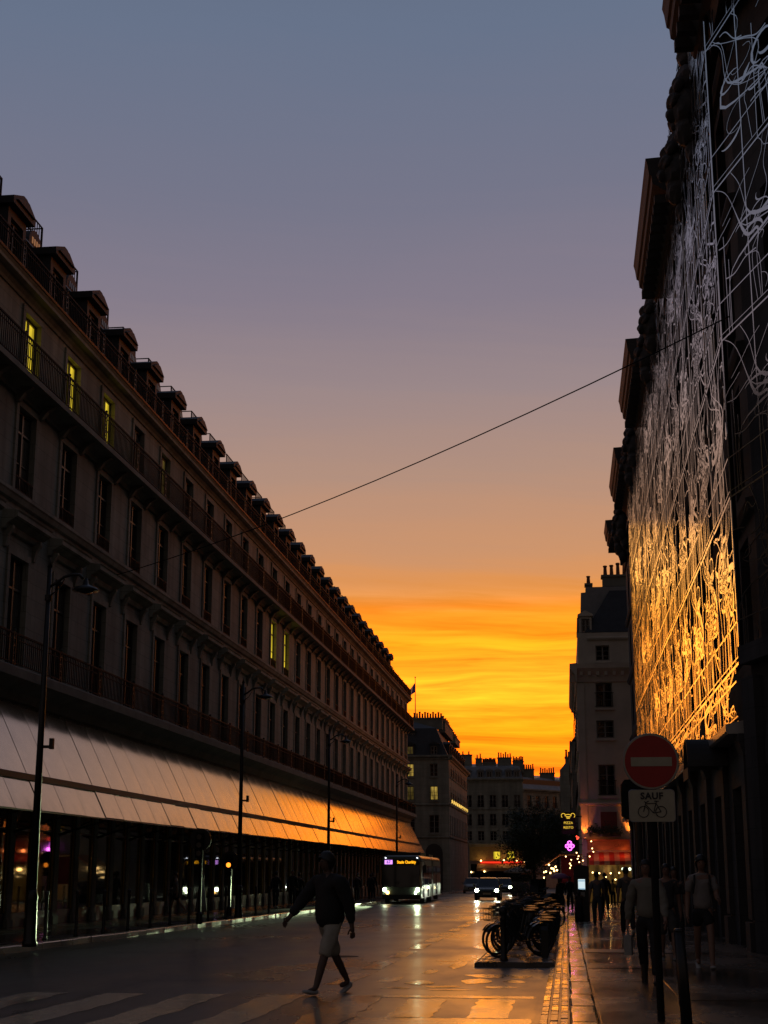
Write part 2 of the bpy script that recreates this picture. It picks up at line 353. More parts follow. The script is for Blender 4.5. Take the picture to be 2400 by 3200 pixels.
# pavements: raised 0.12
KH = 0.12
m = MB()
def slab(mb, x0, x1, y0, y1, h):
    i = len(mb.v)
    for z in (-0.03, h):
        for x, y in ((x0, y0), (x1, y0), (x1, y1), (x0, y1)): mb.v.append((x, y, G(y)+z))
    mb.f += [(i, i+3, i+2, i+1), (i+4, i+5, i+6, i+7), (i, i+1, i+5, i+4), (i+1, i+2, i+6, i+5), (i+2, i+3, i+7, i+6), (i+3, i, i+4, i+7)]
slab(m, 0.27, 14, -40, 86.2, KH)
pav_r = tag(m.build('pavement_right', M['pavement']), kind='structure')
m = MB(); slab(m, 0.0, 14, 90.0, 330, KH); tag(m.build('pavement_cafe', M['pavement']), kind='structure')
m = MB(); slab(m, -40, XK-0.25, -40, 330, KH)
pav_l = tag(m.build('pavement_left', M['pavement']), kind='structure')
# kerb stones, one by one (own edges, uneven length and height)
rk = random.Random(3)
def kerb_line(parent, x0, x1, y0, y1, name='kerb_stone'):
    y = y0
    while y < y1:
        ln = rk.choice((0.62, 0.75, 0.9, 1.05)) * (1.0 if y < 60 else 1.8)
        dz = rk.uniform(-0.006, 0.006); dx = rk.uniform(-0.008, 0.008); tw = rk.uniform(-0.006, 0.006)
        mb = MB(); g = 0.012
        a, b = y + g, y + ln - g
        top = KH + 0.012 + dz; c = 0.018
        prof = [(x0+dx, -0.02), (x0+dx, top-c), (x0+dx+c, top), (x1+dx-c, top), (x1+dx, top-c), (x1+dx, -0.02)]
        mb.prism(prof, lambda p, e: (p[0] + (tw if e else -tw), (b if e else a), G(b if e else a) + p[1]))
        mb.build(name, M['granite'], parent)
        y += ln
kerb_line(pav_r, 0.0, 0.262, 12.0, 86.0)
kerb_line(pav_l, XK-0.245, XK, 24.0, 130.0)
# gutter of setts beside the right kerb
rg = random.Random(5)
gut = []
for row in range(3):
    y = 12.0 + row*0.07
    while y < 60:
        ln = rg.uniform(0.16, 0.24); gut.append((-0.33 + row*0.107, y, ln)); y += ln + 0.012
near = MB(); 
sett_big = [q for q in gut if q[1] < 22.0][:290]; sett_rest = [q for q in gut if q not in set(sett_big)]
def sett(mb, x, y, ln, k):
    h = 0.012 + rg.uniform(-0.004, 0.006); c = 0.012
    z0 = G(y); a, b, w = x+0.004, x+0.099, ln
    i = len(mb.v)
    mb.v += [(a, y, z0-0.02), (b, y, z0-0.02), (b, y+w, z0-0.02), (a, y+w, z0-0.02), (a+c, y+c, z0+h), (b-c, y+c, z0+h*rg.uniform(0.7, 1.2)), (b-c, y+w-c, z0+h), (a+c, y+w-c, z0+h*rg.uniform(0.7, 1.2))]
    mb.f += [(i+4, i+5, i+6, i+7), (i, i+1, i+5, i+4), (i+1, i+2, i+6, i+5), (i+2, i+3, i+7, i+6), (i+3, i, i+4, i+7)]
for q in sett_big:
    mb = MB(); sett(mb, *q, 0); mb.build('gutter_sett', M['cobble'], road)
mb = MB()
for q in sett_rest: sett(mb, *q, 0)
tag(mb.build('gutter_setts', M['cobble'], road), kind='stuff')

# ---- painted markings: thin sheets 4 mm above the road, with ragged worn edges
rm = random.Random(11)
def ragged(mb, x0, x1, y0, y1, dz=0.004, wob=0.03, n=10, skew=0.0):
    pts = []
    for k in range(n+1): t = k/n; pts.append((x0+(x1-x0)*t + rm.uniform(-wob, wob)*0.3 + skew*0, y0 + rm.uniform(-wob, wob)))
    for k in range(1, n): t = k/n; pts.append((x1 + rm.uniform(-wob, wob), y0+(y1-y0)*t))
    for k in range(n+1): t = 1-k/n; pts.append((x0+(x1-x0)*t, y1 + rm.uniform(-wob, wob)))
    for k in range(1, n): t = 1-k/n; pts.append((x0 + rm.uniform(-wob, wob), y0+(y1-y0)*t))
    mb.poly([(x, y, G(y)+dz) for x, y in pts])
y = 21.4
while y < 84:
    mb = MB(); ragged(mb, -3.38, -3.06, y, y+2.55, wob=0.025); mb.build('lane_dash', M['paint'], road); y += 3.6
# zebra crossing
for x in (-10.3, -9.2, -8.1, -7.0, -5.95, -4.9, -3.85, -2.85):
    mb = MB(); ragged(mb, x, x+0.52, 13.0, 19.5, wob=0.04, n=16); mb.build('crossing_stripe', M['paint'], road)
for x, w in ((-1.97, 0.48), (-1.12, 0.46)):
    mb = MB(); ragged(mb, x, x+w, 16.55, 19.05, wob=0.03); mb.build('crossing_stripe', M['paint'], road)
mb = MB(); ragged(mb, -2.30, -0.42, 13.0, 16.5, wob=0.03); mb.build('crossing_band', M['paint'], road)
mb = MB(); ragged(mb, -2.5, -0.45, 19.25, 19.62, wob=0.05, n=14); mb.build('crossing_edge_line', M['paint'], road)
# worn remains of paint beyond the crossing
def blob(mb, cx, cy, rx, ry, dz=0.004, n=13):
    ph = rm.uniform(0, 6)
    pts = [(cx + rx*math.cos(2*PI*k/n)*rm.uniform(0.55, 1.15), cy + ry*math.sin(2*PI*k/n)*rm.uniform(0.55, 1.15)) for k in range(n)]
    mb.poly([(x, y, G(y)+dz) for x, y in pts])
for cx, cy, rx, ry in ((-2.1, 21.9, 0.22, 0.5), (-1.75, 21.2, 0.35, 0.22), (-2.35, 20.9, 0.25, 0.2), (-2.6, 22.6, 0.2, 0.7), (-1.35, 22.4, 0.3, 0.6), (-1.2, 23.6, 0.4, 0.55),
                       (-1.6, 20.6, 0.4, 0.12), (-0.95, 21.2, 0.3, 0.25), (-0.8, 22.3, 0.2, 0.4), (-2.2, 24.5, 0.12, 0.8), (-0.75, 23.4, 0.2, 0.5), (-1.9, 26.5, 0.15, 1.2), (-1.75, 33.5, 0.3, 1.6), (-1.9, 41, 0.22, 2.2), (-1.7, 60.5, 0.45, 2.6), (-1.95, 68, 0.5, 2.4)):
    mb = MB(); blob(mb, cx, cy, rx, ry); mb.build('worn_marking', M['paint'], road)
# repairs in the asphalt, a manhole and long seams
for x0, x1, y0, y1 in ((-3.05, -2.55, 12, 40), (-6.4, -4.2, 22.0, 27.5), (-9.2, -7.2, 30, 46), (-5.6, -3.7, 33, 36.5), (-2.4, -1.75, 27.6, 31.8), (-0.95, -0.40, 15.0, 24.5), (-7.4, -6.2, 52, 70)):
    mb = MB(); ragged(mb, x0, x1, y0, y1, dz=0.0022, wob=0.03, n=14); mb.build('asphalt_patch', M['patch'], road)
mb = MB(); mb.lathe([(0.33, 0.0), (0.33, 0.004), (0.29, 0.006)], 28, (-4.3, 29.0, G(29.0))); mb.build('manhole_cover', M['iron'], road)
for sx_ in (-6.1, -3.46):
    mb = MB(); ragged(mb, sx_, sx_+0.035, 12, 90, dz=0.003, wob=0.012, n=40); mb.build('asphalt_seam', M['patch'], road)
# pavement joints and slabs on the right footway (real pieces, uneven)
rp = random.Random(21)
y = 12.5
k = 0
while y < 60:
    ln = rp.uniform(2.1, 3.4)
    x = 0.285
    for w in (0.95, 2.1):
        mb = MB(); h = KH + 0.004 + rp.uniform(0, 0.007); a, b = y+0.012, y+ln-0.012; x1 = min(x+w, 3.42)
        q = [(x+0.008, a), (x1-0.008, a+rp.uniform(0, .05)), (x1-0.008, b), (x+0.008, b+rp.uniform(-.05, 0))]
        i = len(mb.v)
        for zz in (0.05, h): mb.v += [(px, py, G(py)+zz) for px, py in q]
        mb.f += [(i+4, i+5, i+6, i+7), (i, i+1, i+5, i+4), (i+1, i+2, i+6, i+5), (i+2, i+3, i+7, i+6), (i+3, i, i+4, i+7)]
        mb.build('pavement_slab', M['pavement'], pav_r); x = x1
    y += ln
# sunken dark trench cover across the footway
mb = MB(); gsheet(mb, 0.3, 1.9, 28.4, 29.7, KH+0.016); mb.build('footway_patch', M['patch'], pav_r)

# ================================================================== facade helpers
def wall_grid(mb, P, u, n, Wd, z0, z1, ops, depth):
    """a wall W wide from P along u, with real openings (u0,u1,z0,z1) and reveals 'depth' deep"""
    P = Vector(P); u = Vector(u); n = Vector(n)
    us = sorted(set([0.0, Wd] + [o[0] for o in ops] + [o[1] for o in ops])); zs = sorted(set([z0, z1] + [o[2] for o in ops] + [o[3] for o in ops]))
    pt = lambda a, z, d=0: P + u*a - n*d + Vector((0, 0, z))
    byz = {}
    for o in ops: byz.setdefault((o[2], o[3]), []).append(o)
    for zi in range(len(zs)-1):
        za, zb = zs[zi], zs[zi+1]; zc = (za+zb)/2
        blk = sorted((o[0], o[1]) for o in ops if o[2] < zc < o[3])
        c = 0.0
        for a, b in blk:
            if a > c + 1e-6: mb.quad(pt(c, za), pt(a, za), pt(a, zb), pt(c, zb))
            c = max(c, b)
        if c < Wd - 1e-6: mb.quad(pt(c, za), pt(Wd, za), pt(Wd, zb), pt(c, zb))
    for a, b, c, d in ops:
        mb.quad(pt(a, c), pt(a, d), pt(a, d, depth), pt(a, c, depth)); mb.quad(pt(b, c), pt(b, d), pt(b, d, depth), pt(b, c, depth))
        mb.quad(pt(a, d), pt(b, d), pt(b, d, depth), pt(a, d, depth)); mb.quad(pt(a, c), pt(b, c), pt(b, c, depth), pt(a, c, depth))
def window_meshes(w, h, fr='frame_white', transom=0.7, leaves=2, bars=1):
    """casement: x across, z up, y inward; returns frame mesh and pane mesh"""
    f = MB(); t = 0.06
    f.box(-w/2, -w/2+t, 0, 0.07, 0, h); f.box(w/2-t, w/2, 0, 0.07, 0, h); f.box(-w/2+t, w/2-t, 0, 0.07, h-t, h); f.box(-w/2+t, w/2-t, 0, 0.07, 0, t*1.3)
    for k in range(1, leaves):
        x = -w/2 + w*k/leaves; f.box(x-0.045, x+0.045, -0.012, 0.07, t*1.3, h-t)
    if transom: f.box(-w/2+t, w/2-t, -0.006, 0.066, h*transom-0.03, h*transom+0.03)
    for b in range(bars):
        z = h*(transom or 1)*(b+1)/(bars+1); f.box(-w/2+t, w/2-t, 0.012, 0.058, z-0.015, z+0.015)
    p = MB(); p.box(-w/2+t*0.5, w/2-t*0.5, 0.045, 0.052, t, h-t*0.5)
    return f.mesh('window', M[fr]), p
def put_window(parent, fm, pm, loc, rz):
    w = inst('window', fm, parent, loc, rz); inst('pane', pm, w); return w
REBASE = []
def bthing(name, label, cat, origin, group=None):   # children are written in street coordinates; the origin moves to the base at the end
    o = thing(name, label, cat, group=group); REBASE.append((o, Vector(origin))); return o

# ================================================================== LEFT: long arcaded stone building
XL = -15.4; BAY = 3.784; C0 = 51.37
YA, YB = 26.85, 147.8
KS = list(range(-6, 26)); CY_ = [C0 + BAY*k for k in KS]
lb = bthing('stone_building', 'long sandstone block with iron balconies and dormer roof along the left side of the street', 'building', (XL-6, 87, G(87)))
lw = MB()
ops = []
rows = {'noble': (6.85, 10.16, 1.42), 'second': (12.03, 14.54, 1.42), 'third': (15.30, 17.45, 1.30)}
for c in CY_:
    for r, (za, zb, w) in rows.items(): ops.append((c-YA-w/2, c-YA+w/2, za, zb))
wall_grid(lw, (XL, YA, 0), (0, 1, 0), (1, 0, 0), YB-YA, 6.0, 17.95, ops, 0.42)
# surrounds, set proud of the wall
for c in CY_:
    for r, (za, zb, w) in rows.items():
        for s in (-1, 1):
            y0, y1 = (c - w/2 - 0.2, c - w/2 - 0.005) if s < 0 else (c + w/2 + 0.005, c + w/2 + 0.2)
            lw.box(XL+0.002, XL+0.055, y0, y1, za, zb+0.005)
        lw.box(XL+0.002, XL+0.06, c-w/2-0.2, c+w/2+0.2, zb+0.006, zb+0.2)
# closing walls at the ends and back
lw.quad((XL, YA, -1), (XL-13, YA, -1), (XL-13, YA, 18.3), (XL, YA, 18.3)); lw.quad((XL, YB, -1), (XL-13, YB, -1), (XL-13, YB, 18.3), (XL, YB, 18.3))
lw.quad((XL-13, YA, -1), (XL-13, YB, -1), (XL-13, YB, 18.3), (XL-13, YA, 18.3))
# pilaster piers between shop bays on the ground floor
lw.build('wall', M['stone'], lb)
MB().box(XL-12.6, XL-0.75, YA+0.3, YB-0.3, -1.0, 18.0).build('light_block', M['frame_dark'], lb)  # unseen dark box added to stop sky light leaking through the hollow block
piers = [YA + 0.15] + [c + d for c in CY_ for d in (-BAY/4, BAY/4)] + [YB - 0.35]
pm = MB(); pm.box(-0.16, 0.16, -0.19, 0.19, 0.12, 6.0); pm.box(-0.21, 0.21, -0.24, 0.24, -0.9, 0.12); pm.box(-0.2, 0.2, -0.23, 0.23, 5.4, 5.6)
pmesh = pm.mesh('pier', M['stone_dark'])
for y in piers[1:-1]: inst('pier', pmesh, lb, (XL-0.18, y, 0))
# dark shop back wall + glass between the piers
gm = MB(); gw = BAY/2 - 0.40; gm.box(-0.012, 0.012, -gw/2, gw/2, 0.30, 5.3); gmesh = gm.mesh('shop_pane', M['shop_glass'])
gfm = MB(); gfm.box(-0.04, 0.04, -gw/2, gw/2, -0.9, 0.29); gfm.box(-0.03, 0.03, -gw/2, -gw/2+0.05, 0.30, 5.3); gfm.box(-0.03, 0.03, gw/2-0.05, gw/2, 0.30, 5.3); gfm.box(-0.03, 0.03, -gw/2+0.05, gw/2-0.05, 2.55, 2.62)
gfmesh = gfm.mesh('shop_frame', M['frame_dark'])
rl = random.Random(4)
brass = mat('brass_strip', (0.30, 0.22, 0.05), 0.3, metal=0.8, var=0.2)
stm = MB(); stm.box(-0.02, 0.02, -0.035, 0.035, 0.3, 5.2); strip = stm.mesh('brass_mullion', brass)
for a, b in zip(piers[1:-2], piers[2:-1]):
    y = (a+b)/2
    inst('shop_pane', gmesh, lb, (XL-0.12, y, 0)); inst('shop_frame', gfmesh, lb, (XL-0.12, y, 0))
    inst('brass_mullion', strip, lb, (XL-0.075, b-0.26, 0))
# fascia and first balcony (on brackets)
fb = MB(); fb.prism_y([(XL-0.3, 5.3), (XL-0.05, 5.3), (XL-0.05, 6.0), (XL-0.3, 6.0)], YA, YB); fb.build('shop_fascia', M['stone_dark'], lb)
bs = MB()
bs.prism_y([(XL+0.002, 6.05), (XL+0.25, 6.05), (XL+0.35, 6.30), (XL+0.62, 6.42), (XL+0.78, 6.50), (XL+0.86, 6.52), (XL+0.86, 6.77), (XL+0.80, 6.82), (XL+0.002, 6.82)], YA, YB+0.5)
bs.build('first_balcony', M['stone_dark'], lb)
bs = MB()
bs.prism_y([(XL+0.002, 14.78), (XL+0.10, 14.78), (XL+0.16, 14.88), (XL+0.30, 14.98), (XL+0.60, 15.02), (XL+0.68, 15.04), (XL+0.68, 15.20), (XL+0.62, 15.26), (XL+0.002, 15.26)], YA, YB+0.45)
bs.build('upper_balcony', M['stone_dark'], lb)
bk = MB(); bk.prism_y([(0.003, -0.42), (0.12, -0.38), (0.28, -0.16), (0.50, -0.03), (0.50, 0.0), (0.003, 0.0)], -0.10, 0.10); bkm = bk.mesh('balcony_bracket', M['stone_dark'])
for c in CY_:
    for d in (-BAY/4, BAY/4): inst('balcony_bracket', bkm, lb, (XL+0.03, c+d, 15.0))
# string course, main cornice
sc = MB(); sc.prism_y([(XL+0.002, 11.66), (XL+0.10, 11.70), (XL+0.16, 11.82), (XL+0.2, 11.86), (XL+0.2, 11.97), (XL+0.002, 12.0)], YA, YB+0.1); sc.build('string_course', M['stone'], lb)
cn = MB(); cn.prism_y([(XL+0.002, 17.76), (XL+0.05, 17.76), (XL+0.09, 17.84), (XL+0.18, 17.92), (XL+0.34, 17.98), (XL+0.38, 18.0), (XL+0.38, 18.1), (XL+0.44, 18.18), (XL+0.1, 18.21), (XL-0.6, 18.21), (XL-0.6, 17.7)], YA, YB+0.35)
cn.build('cornice', M['stone'], lb)
zg = MB(); zg.prism_y([(XL+0.30, 18.213), (XL+0.47, 18.19), (XL+0.50, 18.24), (XL+0.46, 18.27), (XL+0.30, 18.27)], YA, YB+0.38); zg.build('gutter', M['zinc'], lb)
# windows
for r, (za, zb, w) in rows.items():
    fm, pmb = window_meshes(w-0.02, zb-za-0.02, 'frame_dark', transom=0.74 if r != 'third' else None, bars=1)
    pdark = pmb.mesh('pane', M['pane']); plit = pmb.mesh('pane', M['lit_yellow']); pdim = pmb.mesh('pane', M['lit_dim']); pcur = pmb.mesh('pane', M['pane_curtain'])
    for k, c in zip(KS, CY_):
        pm_ = pcur if rl.random() < 0.33 else pdark
        if r == 'third' and k in (-3, -2, -1): pm_ = plit
        if r == 'third' and k in (1,): pm_ = pdim
        if r == 'second' and k in (7, 8): pm_ = plit
        put_window(lb, fm, pm_, (XL-0.11, c, za+0.01), PI/2)
# small window guards on the second floor
gd = MB()
gd.box(0, 0.03, -0.68, 0.68, 0.42, 0.46); gd.box(0, 0.03, -0.68, 0.68, 0.04, 0.07)
for k in range(12): y = -0.66 + k*0.12; gd.box(0.004, 0.026, y-0.009, y+0.009, 0.07, 0.42)
gdm = gd.mesh('window_guard', M['iron'])
for c in CY_: inst('window_guard', gdm, lb, (XL+0.03, c, 12.03))
# hoods over the noble floor
hd = MB()
hd.prism([(0.003, 0.0), (0.10, 0.02), (0.16, 0.16), (0.40, 0.30), (0.46, 0.34), (0.46, 0.46), (0.5, 0.50), (0.003, 0.56)], lambda p, e: (p[0], (1.42 if e else -1.42), p[1]))
for s in (-1, 1): hd.prism([(0.003, -0.85), (0.10, -0.8), (0.2, -0.3), (0.36, 0.0), (0.36, 0.14), (0.003, 0.14)], lambda p, e: (p[0]*0.72, s*1.14 + (0.09 if e else -0.09), 0.13 + (p[1]-0.14)*0.62))
hdm = hd.mesh('window_hood', M['stone'])
for c in CY_: inst('window_hood', hdm, lb, (XL, c, 10.75))
# iron railings, one per bay: balusters, rails and an ornamental post
def railing(h, bal=22, deep=0.0):
    r = MB(); L_ = BAY
    r.box(-0.025, 0.025, -L_/2, L_/2, h-0.05, h); r.box(-0.018, 0.018, -L_/2, L_/2, 0.06, 0.09)
    r.box(-0.014, 0.014, -L_/2+0.2, L_/2-0.2, h-0.2, h-0.175)
    for k in range(bal):
        y = -L_/2 + 0.24 + (L_-0.48)*k/(bal-1); r.box(-0.011, 0.011, y-0.011, y+0.011, 0.09, h-0.05)
    return r.mesh('balcony_railing', M['iron'])
def rail_post(h):
    r = MB(); y = 0; r.box(-0.022, 0.022, -0.10, -0.075, 0, h+0.02); r.box(-0.022, 0.022, 0.075, 0.10, 0, h+0.02)
    for k in range(4):
        z = 0.12 + (h-0.2)*k/3.4; r.ring((0, 0, z+0.08), 0.062, 0.014, 'x', 10, 4)
        r.box(-0.014, 0.014, -0.075, 0.075, z-0.014, z+0.014)
    r.sphere((0, 0, h+0.05), 0.05, 8, 5)
    return r.mesh('railing_post', M['gilt'])
for (x, z, h, nb) in ((XL+0.76, 6.82, 0.90, 22), (XL+0.58, 15.26, 1.03, 24), (XL+0.36, 18.27, 0.80, 22)):
    rm_, po = railing(h, nb), rail_post(h)
    for c in CY_: inst('balcony_railing', rm_, lb, (x, c, z)); inst('railing_post', po, lb, (x, c-BAY/2, z))
    inst('railing_post', po, lb, (x, CY_[-1]+BAY/2, z))
    rt = MB(); rt.box(XL-0.6, x, YB+0.12, YB+0.15, z+h-0.05, z+h); 
    for k in range(9): xx = XL-0.5+(x-XL+0.5)*k/9; rt.box(xx-0.011, xx+0.011, YB+0.12, YB+0.142, z, z+h-0.05)
    rt.build('balcony_railing', M['iron'], lb)
# mansard roof and dormers
rf = MB(); rf.prism_y([(XL-0.6, 18.22), (XL-0.95, 18.22), (XL-1.45, 21.2), (XL-1.9, 21.85), (XL-6.5, 22.9), (XL-12.4, 21.6), (XL-12.9, 18.22)], YA+0.1, YB-0.4)
rf.build('roof', M['slate'], lb)
zr = MB(); zr.prism_y([(XL-1.42, 21.2), (XL-1.34, 21.24), (XL-1.42, 21.36), (XL-1.92, 21.92), (XL-1.96, 21.84)], YA+0.05, YB-0.3); zr.build('roof_edging', M['zinc'], lb)
dm = MB(); w = 1.5; f = 0.34                       # local: front at x=0 facing +x, y across
dm.box(-0.18, 0, -w/2, -w/2+0.24, 0, 2.64); dm.box(-0.18, 0, w/2-0.24, w/2, 0, 2.64); dm.box(-0.18, 0, -w/2+0.24, w/2-0.24, 2.36, 2.64); dm.box(-0.18, 0, -w/2+0.24, w/2-0.24, 0, 0.3)
dm.quad((-0.18, -w/2, 0), (-1.7, -w/2, 0), (-1.7, -w/2, 2.64), (-0.18, -w/2, 2.64)); dm.quad((-0.18, w/2, 0), (-1.7, w/2, 0), (-1.7, w/2, 2.64), (-0.18, w/2, 2.64))
dmesh = dm.mesh('dormer', M['slate'])
dt = MB()
prof = [(-w/2-0.16, 2.642), (w/2+0.16, 2.642), (w/2+0.2, 2.84), (0.14, 3.20), (-0.14, 3.20), (-w/2-0.2, 2.86)]
dt.prism(prof, lambda p, e: (-1.75 if e else 0.22, p[0], p[1]))
dt.prism([(-w/2, 2.80), (w/2, 2.80), (0.15, 3.06), (-0.15, 3.06)], lambda p, e: (0.2215 if e else 0.30, p[0], p[1]))
dtm = dt.mesh('pediment', M['slate'])
dfm, dpm = window_meshes(w-0.48, 2.04, 'frame_dark', transom=None, leaves=2, bars=2); dpm_ = dpm.mesh('pane', M['pane'])
rr = MB()                                            # guard rail on the roof edge behind a dormer
for y in (-0.9, 0.9): rr.box(-0.02, 0.02, y-0.02, y+0.02, 0, 1.0); rr.box(-1.0, 0.0, y-0.015, y+0.015, 0.96, 1.0); rr.box(-1.0, 0, y-0.015, y+0.015, 0.5, 0.53)
rr.box(-0.02, 0.02, -0.9, 0.9, 0.96, 1.0); rr.box(-0.02, 0.02, -0.9, 0.9, 0.42, 0.45)
for k in range(9): y = -0.8+0.2*k; rr.box(-0.012, 0.012, y-0.012, y+0.012, 0.03, 0.96)
rrm = rr.mesh('roof_guard_rail', M['iron'])
od = MB()                                            # round-headed attic light
arc = [(0.62*math.cos(PI*k/10), 0.42+0.62*math.sin(PI*k/10)) for k in range(11)]
od.prism([(0.62, 0)] + arc + [(-0.62, 0)], lambda p, e: (-1.2 if e else 0, p[0], p[1])); odm = od.mesh('round_attic_dormer', M['slate'])
ol = MB()
for k in range(4): ol.box(0.004, 0.02, -0.36+0.2*k, -0.36+0.2*k+0.1, 0.5, 0.72)
olm = ol.mesh('attic_pane', emit('attic_light', (1.0, 0.42, 0.15), 0.22)); old = ol.mesh('attic_pane', M['pane'])
for k, c in zip(KS, CY_):
    if k > 23: continue
    d = inst('dormer', dmesh, lb, (XL-0.66, c, 18.24)); inst('pediment', dtm, d)
    wv = inst('window', dfm, d, (-0.12, 0, 0.31), PI/2)
    inst('roof_guard_rail', rrm, lb, (XL-1.85, c+0.55, 21.9))
    o = inst('round_attic_dormer', odm, lb, (XL-1.55, c+0.12, 21.1)); inst('attic_pane', olm if k < -1 else old, o)
    pn = inst('dormer_pane', dpm_, d, (-0.12, 0, 0.31), PI/2)
for y in (40.2, 66.5, 92.9, 119.5):                 # chimney stacks, seen as notches over the roof
    ch = MB(); ch.box(XL-6.2, XL-4.6, y-0.45, y+0.45, 22.0, 23.3); c_ = ch.build('chimney', M['stone_dark'], lb)
    for j in range(4):
        p = MB(); p.lathe([(0.13, 0), (0.11, 0.5), (0.14, 0.55), (0.12, 0.6)], 8, (XL-6.0+0.4*j, y, 23.3)); p.build('chimney_pot', mat('terracotta', (0.16, 0.06, 0.03), 0.8) if 'terra' not in M else M['terra'], c_)
        M.setdefault('terra', bpy.data.materials.get('terracotta'))

# ------------------------------------------------------------------ the frosted glass canopy in front of it
cp = bpy.data.objects.new('glass_canopy', None); COL.objects.link(cp)
tag(cp, 'long sloping frosted glass canopy with dark rail, mirroring the sunset, over the left shopfronts', 'canopy'); REBASE.append((cp, Vector((XL, 87, 3.0))))
CT = (XL+0.10, 6.13); CB = (XL+1.66, 2.99); CM = 0.72          # top, bottom, where the rail crosses
def cpt(t): return (CT[0]+(CB[0]-CT[0])*t, CT[1]+(CB[1]-CT[1])*t)
nx, nz = (CT[1]-CB[1]), (CB[0]-CT[0]); ln_ = math.hypot(nx, nz); nx /= ln_; nz /= ln_     # outward normal
PW = BAY/2
def cpanel(t0, t1, bow):
    """one glass sheet: slightly bowed, with thickness, y across"""
    mb = MB(); g = 0.024; ny = 6; nt = 4; top = []; i0 = len(mb.v)
    for side in (0.0, -0.018):
        for a in range(nt+1):
            for b in range(ny+1):
                t = t0 + (t1-t0)*a/nt; yy = -PW/2+g + (PW-2*g)*b/ny
                x, z = cpt(t); o = side + bow*math.sin(PI*b/ny)*0.5 + bow*0.4*math.sin(PI*a/nt)
                mb.v.append((x+nx*o, yy, z+nz*o))
    n1_ = (nt+1)*(ny+1)
    for a in range(nt):
        for b in range(ny):
            k = a*(ny+1)+b; mb.f.append((k, k+1, k+ny+2, k+ny+1)); mb.f.append((n1_+k, n1_+k+ny+1, n1_+k+ny+2, n1_+k+1))
    for a in range(nt):
        for k, d in ((a*(ny+1), ny+1), (a*(ny+1)+ny, ny+1)): mb.f.append((k, k+d, n1_+k+d, n1_+k))
    for b in range(ny):
        for k in (b, nt*(ny+1)+b): mb.f.append((k, k+1, n1_+k+1, n1_+k))
    return mb.mesh('glass_panel', M['canopy'], smooth=False)
ups = [cpanel(0.0, CM-0.012, bw) for bw in (0.005, -0.003, 0.007, 0.0, 0.004)]; los = [cpanel(CM+0.012, 1.0, bw) for bw in (0.003, -0.002, 0.004)]
rc = random.Random(8)
stud = MB(); stud.tube([(0, 0, 0), (0.03, 0, 0.01)], 0.022, 6); studm = stud.mesh('stud', M['canopy_bar'])
y = YA + 1.2
while y < YB - 0.4:
    for lst in (ups, los):
        o = inst('glass_panel', rc.choice(lst), cp, (0, y, 0)); o.rotation_euler = (0, rc.uniform(-0.0012, 0.0012), rc.uniform(-0.0018, 0.0018))
        if lst is ups and y < 75:
            x_, z_ = cpt(0.05)
            for d in (-0.4, 0.5): inst('stud', studm, o, (x_+nx*0.012, d, z_+nz*0.012))
    y += PW
brk = MB()
x_, z_ = cpt(CM); brk.prism_y([(x_-0.02, z_-0.075), (x_+nx*0.09, z_-0.085), (x_+nx*0.10, z_+0.07), (x_-0.02+nx*0.03, z_+0.09)], YA+0.2, YB-0.6); brk.build('canopy_rail', M['canopy_bar'], cp)
x_, z_ = cpt(1.0); brk = MB(); brk.prism_y([(x_-0.05, z_-0.05), (x_+0.03, z_-0.05), (x_+0.03, z_-0.012), (x_-0.05, z_-0.012)], YA+0.2, YB-0.6); brk.build('lower_edge', M['canopy_bar'], cp)
sup = MB(); sup.tube([(XL, 0, 3.7), (CB[0]-0.04, 0, 3.0)], 0.03, 6); sup.tube([(XL, 0, 2.5), (XL+0.5, 0, 2.66), (CB[0]-0.06, 0, 2.96)], [0.05, 0.035, 0.025], 6); supm = sup.mesh('support_arm', M['canopy_bar'])
for c in CY_: inst('support_arm', supm, cp, (0, c+BAY/4, 0))
# ================================================================== RIGHT: ministry block wrapped in a steel lattice
XR = 3.4; XW = 3.85; YR0, YR1 = 28.75, 84.0
ST = [5.30 + 3.24*k for k in range(6)]         # storey lines
rb = bthing('ministry_building', 'tall dark stone block on the right wrapped in a gleaming steel lattice', 'building', (XR+5, 50, G(50)))
BW = 3.38
cyR = [YR0 + 1.9 + BW*k for k in range(16)]
cyR = [c for c in cyR if c < YR1 - 1.2]
ops = []
for c in cyR:
    for z in ST[:5]: ops.append((c-YR0-0.72, c-YR0+0.72, z+0.55, z+2.75))
rw = MB(); wall_grid(rw, (XW, YR0, 0), (0, 1, 0), (-1, 0, 0), YR1-YR0, 4.3, 21.6, ops, 0.35)
rw.quad((XW, YR1, -1), (14, YR1, -1), (14, YR1, 21.6), (XW, YR1, 21.6)); rw.quad((XW, YR0, 21.6), (14, YR0, 21.6), (14, YR1, 21.6), (XW, YR1, 21.6))
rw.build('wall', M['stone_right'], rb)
MB().box(XW+0.55, 13.8, YR0+0.2, YR1-0.2, -0.9, 21.3).build('light_block', M['frame_dark'], rb)  # unseen filler box, added so no sky light passes behind the openings
